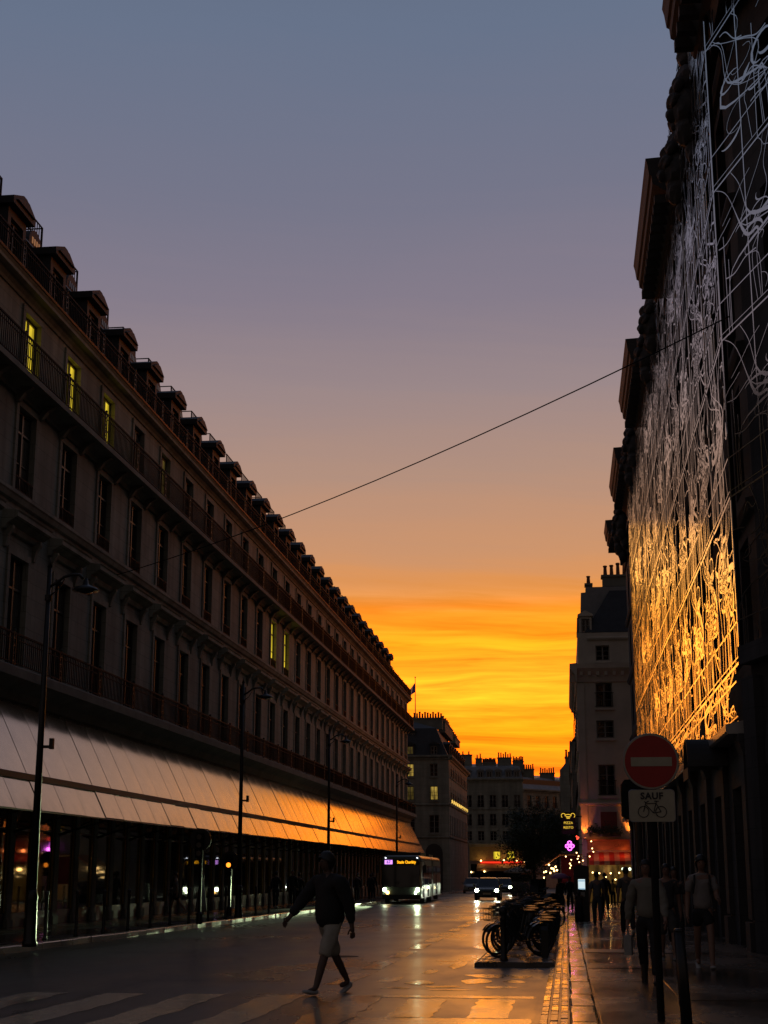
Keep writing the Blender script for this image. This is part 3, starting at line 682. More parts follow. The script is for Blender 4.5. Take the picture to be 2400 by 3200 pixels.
# ground floor with shop openings between pilasters
gops = []
pil = []
y = YR0 + 0.7
while y < YR1 - 3.2:
    gops.append((y+0.45-YR0, y+2.75-YR0, -0.05, 3.1)); pil.append(y); y += 3.9
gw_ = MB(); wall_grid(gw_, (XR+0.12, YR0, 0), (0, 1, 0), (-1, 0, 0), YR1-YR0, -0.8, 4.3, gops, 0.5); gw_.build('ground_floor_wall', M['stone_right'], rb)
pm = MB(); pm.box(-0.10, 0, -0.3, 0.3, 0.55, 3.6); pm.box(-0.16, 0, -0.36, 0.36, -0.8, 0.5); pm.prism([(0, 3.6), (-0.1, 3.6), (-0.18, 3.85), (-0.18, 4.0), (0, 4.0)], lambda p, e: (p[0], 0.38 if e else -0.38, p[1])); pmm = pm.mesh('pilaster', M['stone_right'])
for y in pil: inst('pilaster', pmm, rb, (XR+0.118, y, 0))
fm, pb = window_meshes(2.26, 3.1, 'frame_dark', transom=0.76, leaves=3, bars=0); pmk = pb.mesh('pane', M['pane'])
for g_ in gops: put_window(rb, fm, pmk, (XR+0.45, YR0+(g_[0]+g_[1])/2, -0.05), -PI/2)
lg = MB(); lg.prism_y([(XR-0.22, 4.02), (XR-0.26, 4.06), (XR-0.26, 4.20), (XR+0.10, 4.28), (XR+0.46, 4.30), (XR+0.46, 4.02)], YR0+0.6, YR1); 
lg.build('ledge', mat('pale_ledge', (0.42, 0.39, 0.34), 0.28, var=0.2, vscale=2), rb)
for z in ST[1:5]:
    s = MB(); s.prism_y([(XW-0.002, z-0.22), (XW-0.10, z-0.18), (XW-0.16, z-0.04), (XW-0.16, z+0.03), (XW-0.002, z+0.06)], YR0, YR1); s.build('string_course', M['stone_right'], rb)
fm, pb = window_meshes(1.40, 2.16, 'frame_dark', transom=0.72, leaves=2, bars=1); pmk = pb.mesh('pane', M['pane'])
for c in cyR:
    for z in ST[:5]: put_window(rb, fm, pmk, (XW+0.26, c, z+0.57), -PI/2)
# projecting cornice lengths with carved figures in the gaps between
cprof = [(XW, 18.75), (XW-0.25, 18.78), (XW-0.34, 19.1), (XW-0.5, 19.22), (XW-0.62, 19.5), (XW-0.98, 19.74), (XW-1.0, 19.98), (XW-1.06, 20.02), (XW-1.10, 20.34), (XW-1.14, 20.5), (XW, 20.56)]
CORB = MB().box(XW-0.93, XW-0.36, -0.12, 0.12, 19.26, 19.5).mesh('corbel', M['stone_right'])
segs = [(22.8, 30.5), (37.8, 45.3), (52.1, 59.6), (66.6, 73.9), (81.3, 84.6)]
for a, b in segs:
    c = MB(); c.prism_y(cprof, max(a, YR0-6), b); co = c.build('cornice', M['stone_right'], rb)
    n = max(2, int((b-a)/0.62))
    for k in range(n):
        yy = a + (b-a)*(k+0.5)/n
        if yy > YR0-6: inst('corbel', CORB, co, (0, yy, 0))
fr = random.Random(17)
def figure():
    """carved bust on a scroll bracket: stacked lumps, one closed mesh"""
    bm = bmesh.new()
    def lump(c, r, sc=(1, 1, 1)):
        v = bmesh.ops.create_icosphere(bm, subdivisions=3, radius=r)['verts']
        for q in v: q.co = Vector((q.co.x*sc[0]+c[0], q.co.y*sc[1]+c[1], q.co.z*sc[2]+c[2]))
    lump((-0.30, 0, 1.55), 0.23, (1, .9, 1.15)); lump((-0.34, 0.02, 1.74), 0.2, (1, 1, .7)); lump((-0.42, 0, 1.5), 0.07); lump((-0.2, 0, 1.25), 0.16)
    lump((-0.25, 0, 0.95), 0.36, (1, 1.25, 1)); lump((-0.55, 0.18, 0.85), 0.17); lump((-0.52, -0.2, 0.8), 0.18); lump((-0.62, 0, 0.5), 0.2, (1, 1.6, 1)); lump((-0.7, 0.1, 0.28), 0.16)
    lump((-0.3, 0, 0.3), 0.4, (1, 1.1, 1.2)); lump((-0.35, 0, -0.15), 0.3, (1, 1, 1.3)); lump((-0.5, 0.15, -0.2), 0.14); lump((-0.2, 0, -0.6), 0.24, (1, 1, 1.4)); lump((-0.45, -0.1, 0.05), 0.15)
    for v in bm.verts:
        p = v.co; v.co += v.normal*0 + Vector((math.sin(p.z*23+p.y*17), math.sin(p.x*19+p.z*11), math.sin(p.y*21+p.x*13)))*0.022
    me = bpy.data.meshes.new('carved_figure'); bm.to_mesh(me); bm.free(); me.materials.append(M['stone_right']); 
    rmod = None
    return me
fig = figure()
for a, b in zip([s[1] for s in segs[:-1]], [s[0] for s in segs[1:]]):
    n = 2
    for k in range(n):
        yy = a + (b-a)*(0.30+0.45*k)
        o = inst('carved_figure', fig, rb, (XW-0.12, yy, 18.75), fr.uniform(-0.25, 0.25), (1.0, 1.15, 1.15))
pl = MB(); pl.prism_y([(XW, 18.4), (XW-0.3, 18.45), (XW-0.3, 18.7), (XW, 18.74)], YR0, YR1); pl.build('frieze', M['stone_right'], rb)

# bent wing nearer the camera: the wall turns away to the right behind the bend
BA = rad(14.5)
bd = Vector((math.sin(BA), -math.cos(BA), 0)); bn = Vector((-math.cos(BA), -math.sin(BA), 0))
WL = 16.0
wb = MB(); ops = []
wc = [2.0 + BW*k for k in range(4)]
for c in wc:
    for z in ST[1:5]: ops.append((c-0.72, c+0.72, z+0.55, z+2.75))
P0 = Vector((XW, YR0, 0))
wall_grid(wb, P0, bd, bn, WL, 5.6, 24, ops, 0.35)
# arched doorway at street level
arch_c, arch_r, arch_s = 2.6, 1.35, 3.35
pts_o = []
def wp(u, z, d=0.0): return P0 + bd*u - bn*d + Vector((0, 0, z))
fr_ = -0.25
arcp = [(arch_c - arch_r*math.cos(PI*k/16), arch_s + arch_r*math.sin(PI*k/16)) for k in range(17)]
wb.poly([wp(0, -0.5, fr_), wp(0, 5.6, fr_), *[wp(u, 5.6, fr_) for u in (arch_c,)], *[wp(u, z, fr_) for u, z in reversed(arcp[:9])], wp(arch_c-arch_r, -0.5, fr_)])
wb.poly([wp(arch_c+arch_r, -0.5, fr_), *[wp(u, z, fr_) for u, z in reversed(arcp[8:])], wp(arch_c, 5.6, fr_), wp(WL, 5.6, fr_), wp(WL, -0.5, fr_)])
for (u0, z0), (u1, z1) in zip(arcp[:-1], arcp[1:]): wb.quad(wp(u0, z0, fr_), wp(u1, z1, fr_), wp(u1, z1, 0.5), wp(u0, z0, 0.5))
for u in (arch_c-arch_r, arch_c+arch_r): wb.quad(wp(u, -0.5, fr_), wp(u, arch_s, fr_), wp(u, arch_s, 0.5), wp(u, -0.5, 0.5))
wb.build('bent_wing_wall', M['stone_right'], rb)
am = MB()                                       # arch mouldings
for r0, r1, d in ((arch_r+0.02, arch_r+0.22, -0.33), (arch_r+0.30, arch_r+0.52, -0.37)):
    for k in range(16):
        a0, a1 = PI*k/16, PI*(k+1)/16
        q = [(r0, a0), (r1, a0), (r1, a1), (r0, a1)]
        P_ = [(arch_c - r*math.cos(a), arch_s + r*math.sin(a)) for r, a in q]
        am.prism(P_, lambda p, e: wp(p[0], p[1], d if e else fr_-0.002))
am.build('arch_moulding', M['stone_right'], rb)
dr = MB(); dr.poly([wp(arch_c-arch_r, -0.5, 0.45), wp(arch_c+arch_r, -0.5, 0.45), *[wp(u, z, 0.45) for u, z in reversed(arcp)]]); dr.build('door', M['frame_dark'], rb)
for u0, u1 in ((-0.05, 0.55),):
    p_ = MB(); p_.prism([(u0, -0.5), (u1, -0.5), (u1, 5.0), (u0, 5.0)], lambda p, e: wp(p[0], p[1], -0.45 if e else fr_+0.001)); p_.build('corner_pilaster', M['stone_right'], rb)
p_ = MB(); p_.prism([(0.0, 5.25), (WL, 5.25), (WL, 5.6), (0.0, 5.6)], lambda p, e: wp(p[0], p[1], -0.50 if e else fr_+0.002)); p_.build('string_course', M['stone_right'], rb)
fm2, pb2 = window_meshes(1.40, 2.16, 'frame_dark', transom=0.72, leaves=2, bars=1); pmk2 = pb2.mesh('pane', M['pane'])
for c in wc:
    for z in ST[1:5]:
        q = wp(c, z+0.57, 0.26); put_window(rb, fm2, pmk2, q, math.atan2(bd.y, bd.x))

# ------------------------------------------------------------------ the steel lattice
ls = bthing('lattice_screen', 'polished steel lattice of swirling lines hung on the right facade, glowing orange low down', 'screen', (XR, 50, 4.3))
PWL = BW; PH = 3.24
WS = 1.0
def ribbon(mb, pts, ws, th=0.018):
    """flat steel ribbon in the (u,v) plane with thickness"""
    n = len(pts); i = len(mb.v)
    for k in range(n):
        a = pts[max(0, k-1)]; b = pts[min(n-1, k+1)]; dx, dy = b[0]-a[0], b[1]-a[1]; l = math.hypot(dx, dy) or 1
        px, py = -dy/l*ws[k]*0.85*WS, dx/l*ws[k]*0.55*WS; u, v = pts[k]   # strips are cut wider across than they are tall
        for d in (0, th): mb.v += [(u+px, d, v+py), (u-px, d, v-py)]
    for k in range(n-1):
        p = i+k*4; q = p+4
        mb.f += [(p, p+1, q+1, q), (p+2, q+2, q+3, p+3), (p, q, q+2, p+2), (p+1, p+3, q+3, q+1)]
    mb.f += [(i, i+2, i+3, i+1), (i+4*n-4, i+4*n-3, i+4*n-1, i+4*n-2)]
def spline(cp, n=5):
    out = []
    P_ = [cp[0]] + cp + [cp[-1]]
    for k in range(1, len(P_)-2):
        for s_ in range(n):
            t = s_/n; a, b, c, d = P_[k-1:k+3]
            out.append(tuple(0.5*((2*b[j]) + (-a[j]+c[j])*t + (2*a[j]-5*b[j]+4*c[j]-d[j])*t*t + (-a[j]+3*b[j]-3*c[j]+d[j])*t**3) for j in (0, 1)))
    out.append(cp[-1]); return out
rr_ = random.Random(42)
def lattice_panel(dense=1.0, h=PH, low=0.0):
    """one bay of the screen: storey rails, thin uprights and drapery-like curls drawn out sideways"""
    mb = MB(); w = PWL; r = rr_
    st = lambda p, wd: ribbon(mb, p, [wd]*len(p))
    st([(-w/2+0.03, 0), (-w/2+0.03, h)], 0.05); st([(0, 0), (0, h)], 0.04)
    st([(-w/2, 0.03), (w/2, 0.03)], 0.05); st([(-w/2, 0.15), (w/2, 0.15)], 0.022); st([(-w/2, 0.82), (w/2, 0.82)], 0.034)
    cl = lambda u, v: (max(-w/2+.02, min(w/2-.02, u)), max(0.16, min(h, v)))
    for k in range(int(5*dense)):
        u = r.uniform(-w/2, w/2); st([(u, 0.0), (u+r.uniform(-.05, .05), r.uniform(1.0, h))], r.uniform(0.02, 0.035))
    cx = r.uniform(-.5, .5); cyy = h*r.uniform(0.45, 0.65)
    for k in range(int(8*dense)):               # folds that fall from the top, cross the middle and fan out below
        u0 = r.uniform(-w/2, w/2); u1 = r.uniform(-w/2, w/2)
        q = [cl(u0, h), cl(u0*0.7+cx*0.3+r.uniform(-.2, .2), h*r.uniform(.80, .92)), cl(cx+r.gauss(0, .8), cyy+r.uniform(-.1, .4)), cl(cx+r.gauss(0, .8), cyy+r.uniform(-.6, .0)), cl(u1*0.8+r.uniform(-.2, .2), h*r.uniform(.25, .4)), cl(u1, 0.16)]
        p = [cl(*c) for c in spline(q, 5)]; wk = r.uniform(0, 1)**2
        ribbon(mb, p, [0.020 + 0.11*math.exp(-((v-cyy)/0.35)**2)*wk for _, v in p])
    for k in range(int(16*dense)):              # curls: hooks, S-curves and loops, wider than tall
        u, v = cl(cx+r.gauss(0, .75), cyy+r.gauss(0, .55)); a = r.uniform(0, 6.3); Ru = r.uniform(0.25, 0.75); Rv = r.uniform(0.08, 0.32); span = r.uniform(1.6, 5.0); n = 10
        p = [cl(u+Ru*math.cos(a+span*t/n), v+Rv*math.sin(a+span*t/n)+.05*t/n) for t in range(n+1)]
        wd = 0.02 + 0.10*r.random()**2; ribbon(mb, p, [max(0.014, wd*(0.15+0.85*math.sin(PI*(t+0.6)/(n+1.2))**1.5)) for t in range(n+1)])
    for k in range(int(9*dense)):               # long sweeping strokes
        u, v = cl(r.uniform(-w/2, w/2), r.uniform(0.9, h-.3)); du = r.uniform(0.6, 1.8)*r.choice((-1, 1)); dv = r.uniform(-.7, .7)
        p = [cl(*c) for c in spline([(u, v), (u+du*.35, v+dv*.5+r.uniform(-.15, .15)), (u+du*.7, v+dv*.75+r.uniform(-.15, .15)), (u+du, v+dv)], 5)]
        ribbon(mb, p, [r.uniform(0.018, 0.04)]*len(p))
    for k in range(int(3*dense)):               # solid plates where folds run together
        u, v = cl(cx+r.uniform(-.8, .8), cyy+r.uniform(-.6, .4)); a = r.uniform(-.7, .7)
        ribbon(mb, [(u-.3*math.cos(a), v-.16*math.sin(a)), (u, v), (u+.3*math.cos(a), v+.16*math.sin(a))], [0.03, r.uniform(.10, .18), 0.03])
    return mb.mesh('lattice_panel', M['lattice'])
LP = [lattice_panel(1.0) for _ in range(9)]
WS = 0.62
LPW = [lattice_panel(0.62) for _ in range(5)]
WS = 1.0
LPB = [lattice_panel(0.6, 1.12) for _ in range(3)]
ncol = int((71.2-YR0)/PWL)
rq = random.Random(9)
for c in range(ncol):
    for s_, z in enumerate(ST[:5]):
        o = inst('lattice_panel', rq.choice(LP), ls, (XR, YR0+PWL*(c+0.5), z), -PI/2 + rq.uniform(-.006, .006))
        o.scale = (rq.choice((1, -1)), 1, 1)
    if c < 7: inst('lattice_panel', rq.choice(LPB), ls, (XR, YR0+0.7+PWL*(c+0.5), 4.22), -PI/2)
pt = MB(); pt.box(-0.03, 0.03, -0.035, 0.035, 0, 16.0); ptm = pt.mesh('lattice_post', M['iron'])
for c in range(0, ncol+1, 2): inst('lattice_post', ptm, ls, (XR+0.08, YR0+PWL*c+0.1, 5.3))
hr = MB()
for z in ST: hr.box(XR+0.03, XR+0.07, YR0, YR0+PWL*ncol, z-0.03, z+0.03)
hr.build('lattice_rails', M['iron'], ls)
# lattice on the bent wing
ls2 = bthing('bent_lattice_screen', 'dull grey lattice screen on the turned wing at the far right edge', 'screen', (XR+1, 24, 5.3))
P1 = Vector((XR, YR0-0.03, 0))
for c in range(4):
    for s_, z in enumerate(ST[:6]):
        q = P1 + bd*(PWL*(c+0.5)) + Vector((0, 0, z)); o = inst('lattice_panel', rq.choice(LPW), ls2, q, math.atan2(bd.y, bd.x)); o.scale = (rq.choice((1, -1)), 1, 1)
for c in range(0, 5):
    q = P1 + bd*(PWL*c) - bn*0.06 + Vector((0, 0, 5.3)); inst('lattice_post', ptm, ls2, q, math.atan2(bd.y, bd.x), (1, 1, 1.22))
# barrel-shaped lantern bracket / awning roll on the wall above the shop
bc = bthing('barrel_canopy', 'small dark barrel canopy jutting from the right wall behind the no entry sign', 'canopy', (3.2, 33, 3.6))
b_ = MB(); n = 14
arc = [(0.62*math.cos(PI*k/n), 0.62*math.sin(PI*k/n)) for k in range(n+1)]
arc = arc + [(0.58*math.cos(PI*k/n), 0.58*math.sin(PI*k/n)) for k in range(n, -1, -1)]
b_.prism(arc, lambda p, e: (XR+0.1 if e else XR-0.75, 33.2+p[0], 3.62+p[1])); b_.build('fabric', mat('dark_canvas', (0.03, 0.026, 0.024), 0.6, var=0.2), bc)
b_ = MB(); b_.box(XR-0.76, XR-0.72, 32.55, 33.85, 3.36, 3.60); b_.build('valance', mat('dark_canvas_trim', (0.03, 0.026, 0.024), 0.6), bc)
# ================================================================== generic town-house facades
def facade(b, P, u, n, Wd, z0, z1, cols, rws, mat_, depth=0.25, wall_name='wall', frame='frame_white', lit=None, rail=None, shut=False):
    """cols: window centres along u; rws: (sill, head, width). lit: {(row, col): material}"""
    ops = [(c-w/2, c+w/2, a, t) for (a, t, w) in rws for c in cols]
    mb = MB(); wall_grid(mb, P, u, n, Wd, z0, z1, ops, depth); mb.build(wall_name, mat_, b)
    ang = math.atan2(n[0], -n[1]); P = Vector(P); u = Vector(u); n = Vector(n)
    for ri, (a, t, w) in enumerate(rws):
        fm, pb = window_meshes(w-0.02, t-a-0.02, frame, transom=None, leaves=2, bars=2)
        pd = pb.mesh('pane', M['pane']); cache = {}
        for ci, c in enumerate(cols):
            k = (lit or {}).get((ri, ci)); me = pd
            if k: me = cache.setdefault(k, pb.mesh('pane', M[k]))
            q = P + u*c - n*(depth-0.1) + Vector((0, 0, a+0.01)); put_window(b, fm, me, q, ang)
            sl_ = MB(); 
            if rail and ri in rail:
                g = MB(); g.box(-w/2-0.08, w/2+0.08, -0.16, -0.13, 0.86, 0.90); g.box(-w/2-0.08, w/2+0.08, -0.155, -0.135, 0.06, 0.09)
                for j in range(9): x = -w/2 + w*j/8; g.box(x-0.01, x+0.01, -0.155, -0.135, 0.09, 0.86)
                me2 = cache.setdefault('rail', g.mesh('window_railing', M['iron'])); inst('window_railing', me2, b, P + u*c + Vector((0, 0, a)), ang)
            s2 = cache.get('sill')
            if s2 is None:
                sl_.box(-w/2-0.1, w/2+0.1, -0.12, -0.003, -0.14, -0.003); s2 = cache['sill'] = sl_.mesh('window_sill', mat_)
            inst('window_sill', s2, b, P + u*c + Vector((0, 0, a)), ang)
def band(b, P, u, n, Wd, z, prof, name, mat_, ext=0.0):
    """moulding: prof of (out, dz)"""
    P = Vector(P); u = Vector(u); n = Vector(n); mb = MB()
    mb.prism(prof, lambda p, e: P + u*(Wd+ext if e else -ext) + n*p[0] + Vector((0, 0, z+p[1]))); return mb.build(name, mat_, b)
CORN = [(0.003, 0), (0.1, 0.03), (0.16, 0.2), (0.42, 0.34), (0.44, 0.5), (0.003, 0.55)]
STR = [(0.003, 0), (0.08, 0.03), (0.14, 0.12), (0.14, 0.2), (0.003, 0.24)]
if 'terra' not in M or M['terra'] is None: M['terra'] = mat('terracotta', (0.16, 0.06, 0.03), 0.8)
POT = MB().lathe([(0.13, 0), (0.10, 0.5), (0.14, 0.56), (0.12, 0.62)], 8).mesh('chimney_pot', M['terra'])
def chimney(b, x0, x1, y0, y1, z0, z1, pots, mat_='stone_dark'):
    mb = MB(); mb.box(x0, x1, y0, y1, z0, z1); mb.box(x0-0.08, x1+0.08, y0-0.08, y1+0.08, z1+0.002, z1+0.14); c = mb.build('chimney', M[mat_], b)
    for k in range(pots):
        t = (k+0.5)/pots; along = (x1-x0) >= (y1-y0)
        inst('chimney_pot', POT, c, ((x0+(x1-x0)*t) if along else (x0+x1)/2, (y0+y1)/2 if along else y0+(y1-y0)*t, z1+0.142), 0, (1.0, 1.0, random.uniform(0.8, 1.4)))
def dormer(b, q, ang, w=1.1, h=1.5, lit=None, depth=1.3, wall='slate'):
    o = bpy.data.objects.new('dormer', None); COL.objects.link(o); o.parent = b; o.location = q; o.rotation_euler = (0, 0, ang)
    mb = MB(); mb.box(-w/2, -w/2+0.12, 0, depth, 0, h); mb.box(w/2-0.12, w/2, 0, depth, 0, h); mb.box(-w/2+0.12, w/2-0.12, 0, depth, h-0.16, h)
    mb.prism([(-w/2-0.1, h+0.002), (w/2+0.1, h+0.002), (w/2+0.1, h+0.1), (0, h+0.36), (-w/2-0.1, h+0.1)], lambda p, e: (p[0], depth if e else -0.1, p[1])); mb.build('dormer_frame', M[wall], o)
    fm, pb = window_meshes(w-0.26, h-0.18, 'frame_white', transom=None, leaves=2, bars=1)
    inst('window', fm, o, (0, 0.08, 0.01)); inst('dormer_pane', pb.mesh('dormer_pane', M[lit] if lit else M['pane']), o, (0, 0.08, 0.01))

# ------------------------------------------------------------------ corner building past the long block (left)
c2 = bthing('corner_building', 'slate roofed corner block with a flagpole and yellow lit windows, past the long left building', 'building', (-16, 180, G(180)))
Y2 = 165.0; X2 = -12.6
facade(c2, (-24, Y2, 0), (1, 0, 0), (0, -1, 0), 11.4, -1.2, 13.5, [2.2, 4.7, 7.08, 9.74], [(11.54, 12.95, .86), (8.96, 10.5, .86), (5.4, 7.36, 1.08)], M['stone'], lit={(0, 2): 'lit_warm', (1, 3): 'lit_warm', (1, 2): 'lit_dim'}, rail=(1,))
facade(c2, (X2, Y2, 0), (0, 1, 0), (1, 0, 0), 31, -1.2, 13.5, [1.8+2.75*k for k in range(11)], [(11.54, 12.95, .86), (8.96, 10.5, .86), (5.4, 7.36, 1.08)], M['stone'], rail=(0, 1))
for P, u, n, w in (((-24, Y2, 0), (1, 0, 0), (0, -1, 0), 11.4), ((X2, Y2, 0), (0, 1, 0), (1, 0, 0), 31)):
    band(c2, P, u, n, w, 13.35, CORN, 'cornice', M['stone'], 0.44); band(c2, P, u, n, w, 8.35, STR, 'string_course', M['stone'], 0.14); band(c2, P, u, n, w, 4.85, STR, 'string_course', M['stone'], 0.14)
mb = MB()
A = [(-24, Y2+.15, 13.9), (X2-.15, Y2+.15, 13.9), (X2-.15, 196, 13.9), (-24, 196, 13.9)]; B_ = [(-24, Y2+1.5, 17.0), (X2-1.5, Y2+1.5, 17.0), (X2-1.5, 196, 17.0), (-24, 196, 17.0)]; C_ = [(-24, Y2+4, 17.9), (X2-4, Y2+4, 17.9), (X2-4, 196, 17.9), (-24, 196, 17.9)]
mb.quad(A[0], A[1], B_[1], B_[0]); mb.quad(A[1], A[2], B_[2], B_[1]); mb.quad(B_[0], B_[1], C_[1], C_[0]); mb.quad(B_[1], B_[2], C_[2], C_[1]); mb.quad(*C_); mb.quad(A[2], A[3], B_[3], B_[2]); mb.quad(B_[2], B_[3], C_[3], C_[2])
mb.quad((X2, 196, -1), (-24, 196, -1), (-24, 196, 13.9), (X2, 196, 13.9))
mb.build('roof', M['slate'], c2)
for x, l in ((-16.9, 'lit_dim'), (-14.24, None)): dormer(c2, (x, Y2+0.1, 13.9), 0, 0.95, 1.15, l)
dormer(c2, (-16.72, Y2+1.1, 15.5), 0, 0.7, 1.1, 'lit_dim')
for k in range(9): dormer(c2, (X2-0.1, Y2+3+3.1*k, 13.9), PI/2, 0.95, 1.3, None)
chimney(c2, -17.1, -13.7, Y2+5.2, Y2+6.0, 17.2, 18.4, 11)
chimney(c2, -14.3, -13.5, Y2+7, Y2+19, 17.0, 18.2, 14); chimney(c2, -14.2, -13.4, Y2+22, Y2+30, 17.0, 17.7, 8)
for k in range(10):                                    # small lit lanterns along its street face
    mb = MB(); mb.box(X2+0.02, X2+0.16, Y2+3.2+2.9*k, Y2+3.5+2.9*k, 8.78, 9.15); mb.build('facade_lamp', emit('facade_lamp_glow', (1, .62, .12), 1.1) if k == 0 else bpy.data.materials['facade_lamp_glow'], c2)
mb = MB(); n = 10; aw = [(-14.3+0.95*math.cos(PI*k/n), 3.3+1.0*math.sin(PI*k/n)) for k in range(n+1)]
mb.poly([(-13.35, Y2-0.03, -0.8)] + [(x, Y2-0.03, z) for x, z in aw] + [(-15.25, Y2-0.03, -0.8)]); 
mb = MB(); mb.prism([(-13.35, -0.8)] + aw + [(-15.25, -0.8)], lambda p, e: (p[0], Y2-0.06 if e else Y2-0.004, p[1])); mb.build('arched_door', M['frame_dark'], c2)
# flag
fl = bthing('flagpole', 'flagpole with a limp tricolour flag on the corner building roof', 'flag', (-16.97, 172, 18.0))
mb = MB(); mb.tube([(-16.97, 172, 17.6), (-16.97, 172, 23.4)], [0.07, 0.035], 8); mb.sphere((-16.97, 172, 23.45), 0.09, 8, 5); mb.build('pole', M['galv'], fl)
cols = [(0.05, 0.06, 0.25), (0.85, 0.82, 0.78), (0.75, 0.05, 0.03)]
def flag_pt(s, t):   # s: hoist to fly, t: down the hoist
    x = -16.99 - 1.25*s*(0.55+0.45*t) ; z = 22.85 - 0.78*t*(1-0.15*s) - 0.95*s*(0.55+0.45*(1-t)) - 0.5*t*s
    yy = 172 + 0.14*math.sin(7*s+3*t)*s + 0.05*math.sin(16*s)
    return (x, yy, z - 0.35*t)
for b in range(3):
    mb = MB(); n = 5; i = 0
    for a in range(n+1):
        for c in range(9): mb.v.append(flag_pt((b+a/n)/3, c/8))
    for a in range(n):
        for c in range(8): k = a*9+c; mb.f.append((k, k+1, k+10, k+9))
    fm_ = mat('flag_cloth_%d' % b, cols[b], 0.8); fm_.node_tree.nodes['Principled BSDF'].inputs['Transmission Weight'].default_value = 0.0; mb.build('flag_stripe', fm_, fl, smooth=True)
    tr = fm_.node_tree.nodes.new('ShaderNodeBsdfTranslucent'); tr.inputs[0].default_value = (*cols[b], 1); ad = fm_.node_tree.nodes.new('ShaderNodeMixShader'); ad.inputs[0].default_value = 0.6; fm_.node_tree.links.new(fm_.node_tree.nodes['Principled BSDF'].outputs[0], ad.inputs[1]); fm_.node_tree.links.new(tr.outputs[0], ad.inputs[2]); fm_.node_tree.links.new(ad.outputs[0], fm_.node_tree.nodes['Material Output'].inputs[0])

# ------------------------------------------------------------------ far terrace closing the street
f1 = bthing('far_terrace', 'dim far terrace with a grey zinc roof and chimneys closing the view', 'building', (-11, 236, G(236)))
Y3 = 235.0
facade(f1, (-22, Y3, 0), (1, 0, 0), (0, -1, 0), 15.6, 5.3, 15.5, [5.2+1.9*k for k in range(6)], [(11.0, 12.9, 1.0), (8.2, 10.0, 1.0), (5.9, 7.4, 1.0)], M['stone'], rail=(0, 1))
facade(f1, (-6.4, Y3, 0), (0.62, 0.785, 0), (0.785, -0.62, 0), 26, 5.3, 13.9, [1.6+2.1*k for k in range(11)], [(11.0, 12.9, 1.0), (8.2, 10.0, 1.0), (5.9, 7.4, 1.0)], M['stone'], rail=(0, 1))
for P, u, n, w in (((-22, Y3, 0), (1, 0, 0), (0, -1, 0), 15.6), ((-6.4, Y3, 0), (0.62, 0.785, 0), (0.785, -0.62, 0), 26)):
    band(f1, P, u, n, w, 14.9 if w < 20 else 13.3, CORN, 'cornice', M['stone'], 0.1); band(f1, P, u, n, w, 10.6, STR, 'string_course', M['stone'], 0.1)
mb = MB(); e2 = Vector((-6.4, Y3, 0)) + Vector((0.62, 0.785, 0))*26
A = [Vector((-22, Y3, 15.45)), Vector((-6.4, Y3, 15.45)), Vector((e2.x, e2.y, 15.45))]
o1 = [Vector((0, 1.6, 1.9)), Vector((-.45, 1.5, 1.9)), Vector((-.8, 1.2, 1.9))]; o2 = [Vector((0, 5, 2.6)), Vector((-2, 4.6, 2.6)), Vector((-4, 3, 2.6))]
for k in range(2):
    dz_ = Vector((0, 0, -1.6*k))
    mb.quad(A[k]+dz_, A[k+1]+dz_, A[k+1]+o1[k+1]+dz_, A[k]+o1[k]+dz_); mb.quad(A[k]+o1[k]+dz_, A[k+1]+o1[k+1]+dz_, A[k+1]+o2[k+1]+dz_, A[k]+o2[k]+dz_)
mb.quad((-6.4, Y3, 13.8), (-6.4, Y3, 15.45), (-6.4, Y3+6, 18.0), (-6.4, Y3+6, 13.8))
mb.quad((-22, Y3+.3, -1.5), (-6.4, Y3+.3, -1.5), (-6.4, Y3+.3, 5.4), (-22, Y3+.3, 5.4)); mb.quad((-6.4, Y3+.3, -1.5), (e2.x, e2.y+.3, -1.5), (e2.x, e2.y+.3, 5.4), (-6.4, Y3+.3, 5.4))
mb.build('roof', M['zinc'], f1)
mb = MB(); mb.quad((-22, Y3+.5, 5), (-6.6, Y3+.5, 5), (-6.6, Y3+.5, 15.4), (-22, Y3+.5, 15.4)); mb.quad((-6.7, Y3+.5, 5), (e2.x-.4, e2.y+.4, 5), (e2.x-.4, e2.y+.4, 15.4), (-6.7, Y3+.5, 15.4)); mb.build('light_block', M['frame_dark'], f1)  # dark sheets added behind the windows to block the sky beyond
for x in (-15, -13.0, -11.6, -10.2, -8.6, -7.3): dormer(f1, (x, Y3+0.1, 15.42), 0, 1.0, 1.25, None, 1.2, 'zinc')
for x0, x1, z, p in ((-16.4, -14.5, 19.3, 2), (-13.9, -12.9, 18.7, 2), (-12.8, -10.7, 18.0, 10), (-10.4, -8.2, 18.8, 6), (-8.0, -6.3, 18.2, 7)): chimney(f1, x0, x1, Y3+3, Y3+4, 16.5, z, p)
for k in range(4):
    q = Vector((-5.2, Y3, 0)) + Vector((0.62, 0.785, 0))*(1+5.2*k) + Vector((-1.5, 3, 0)); chimney(f1, q.x-1.0, q.x+1.4, q.y, q.y+1, 14.3, 17.0-0.35*k, 7)
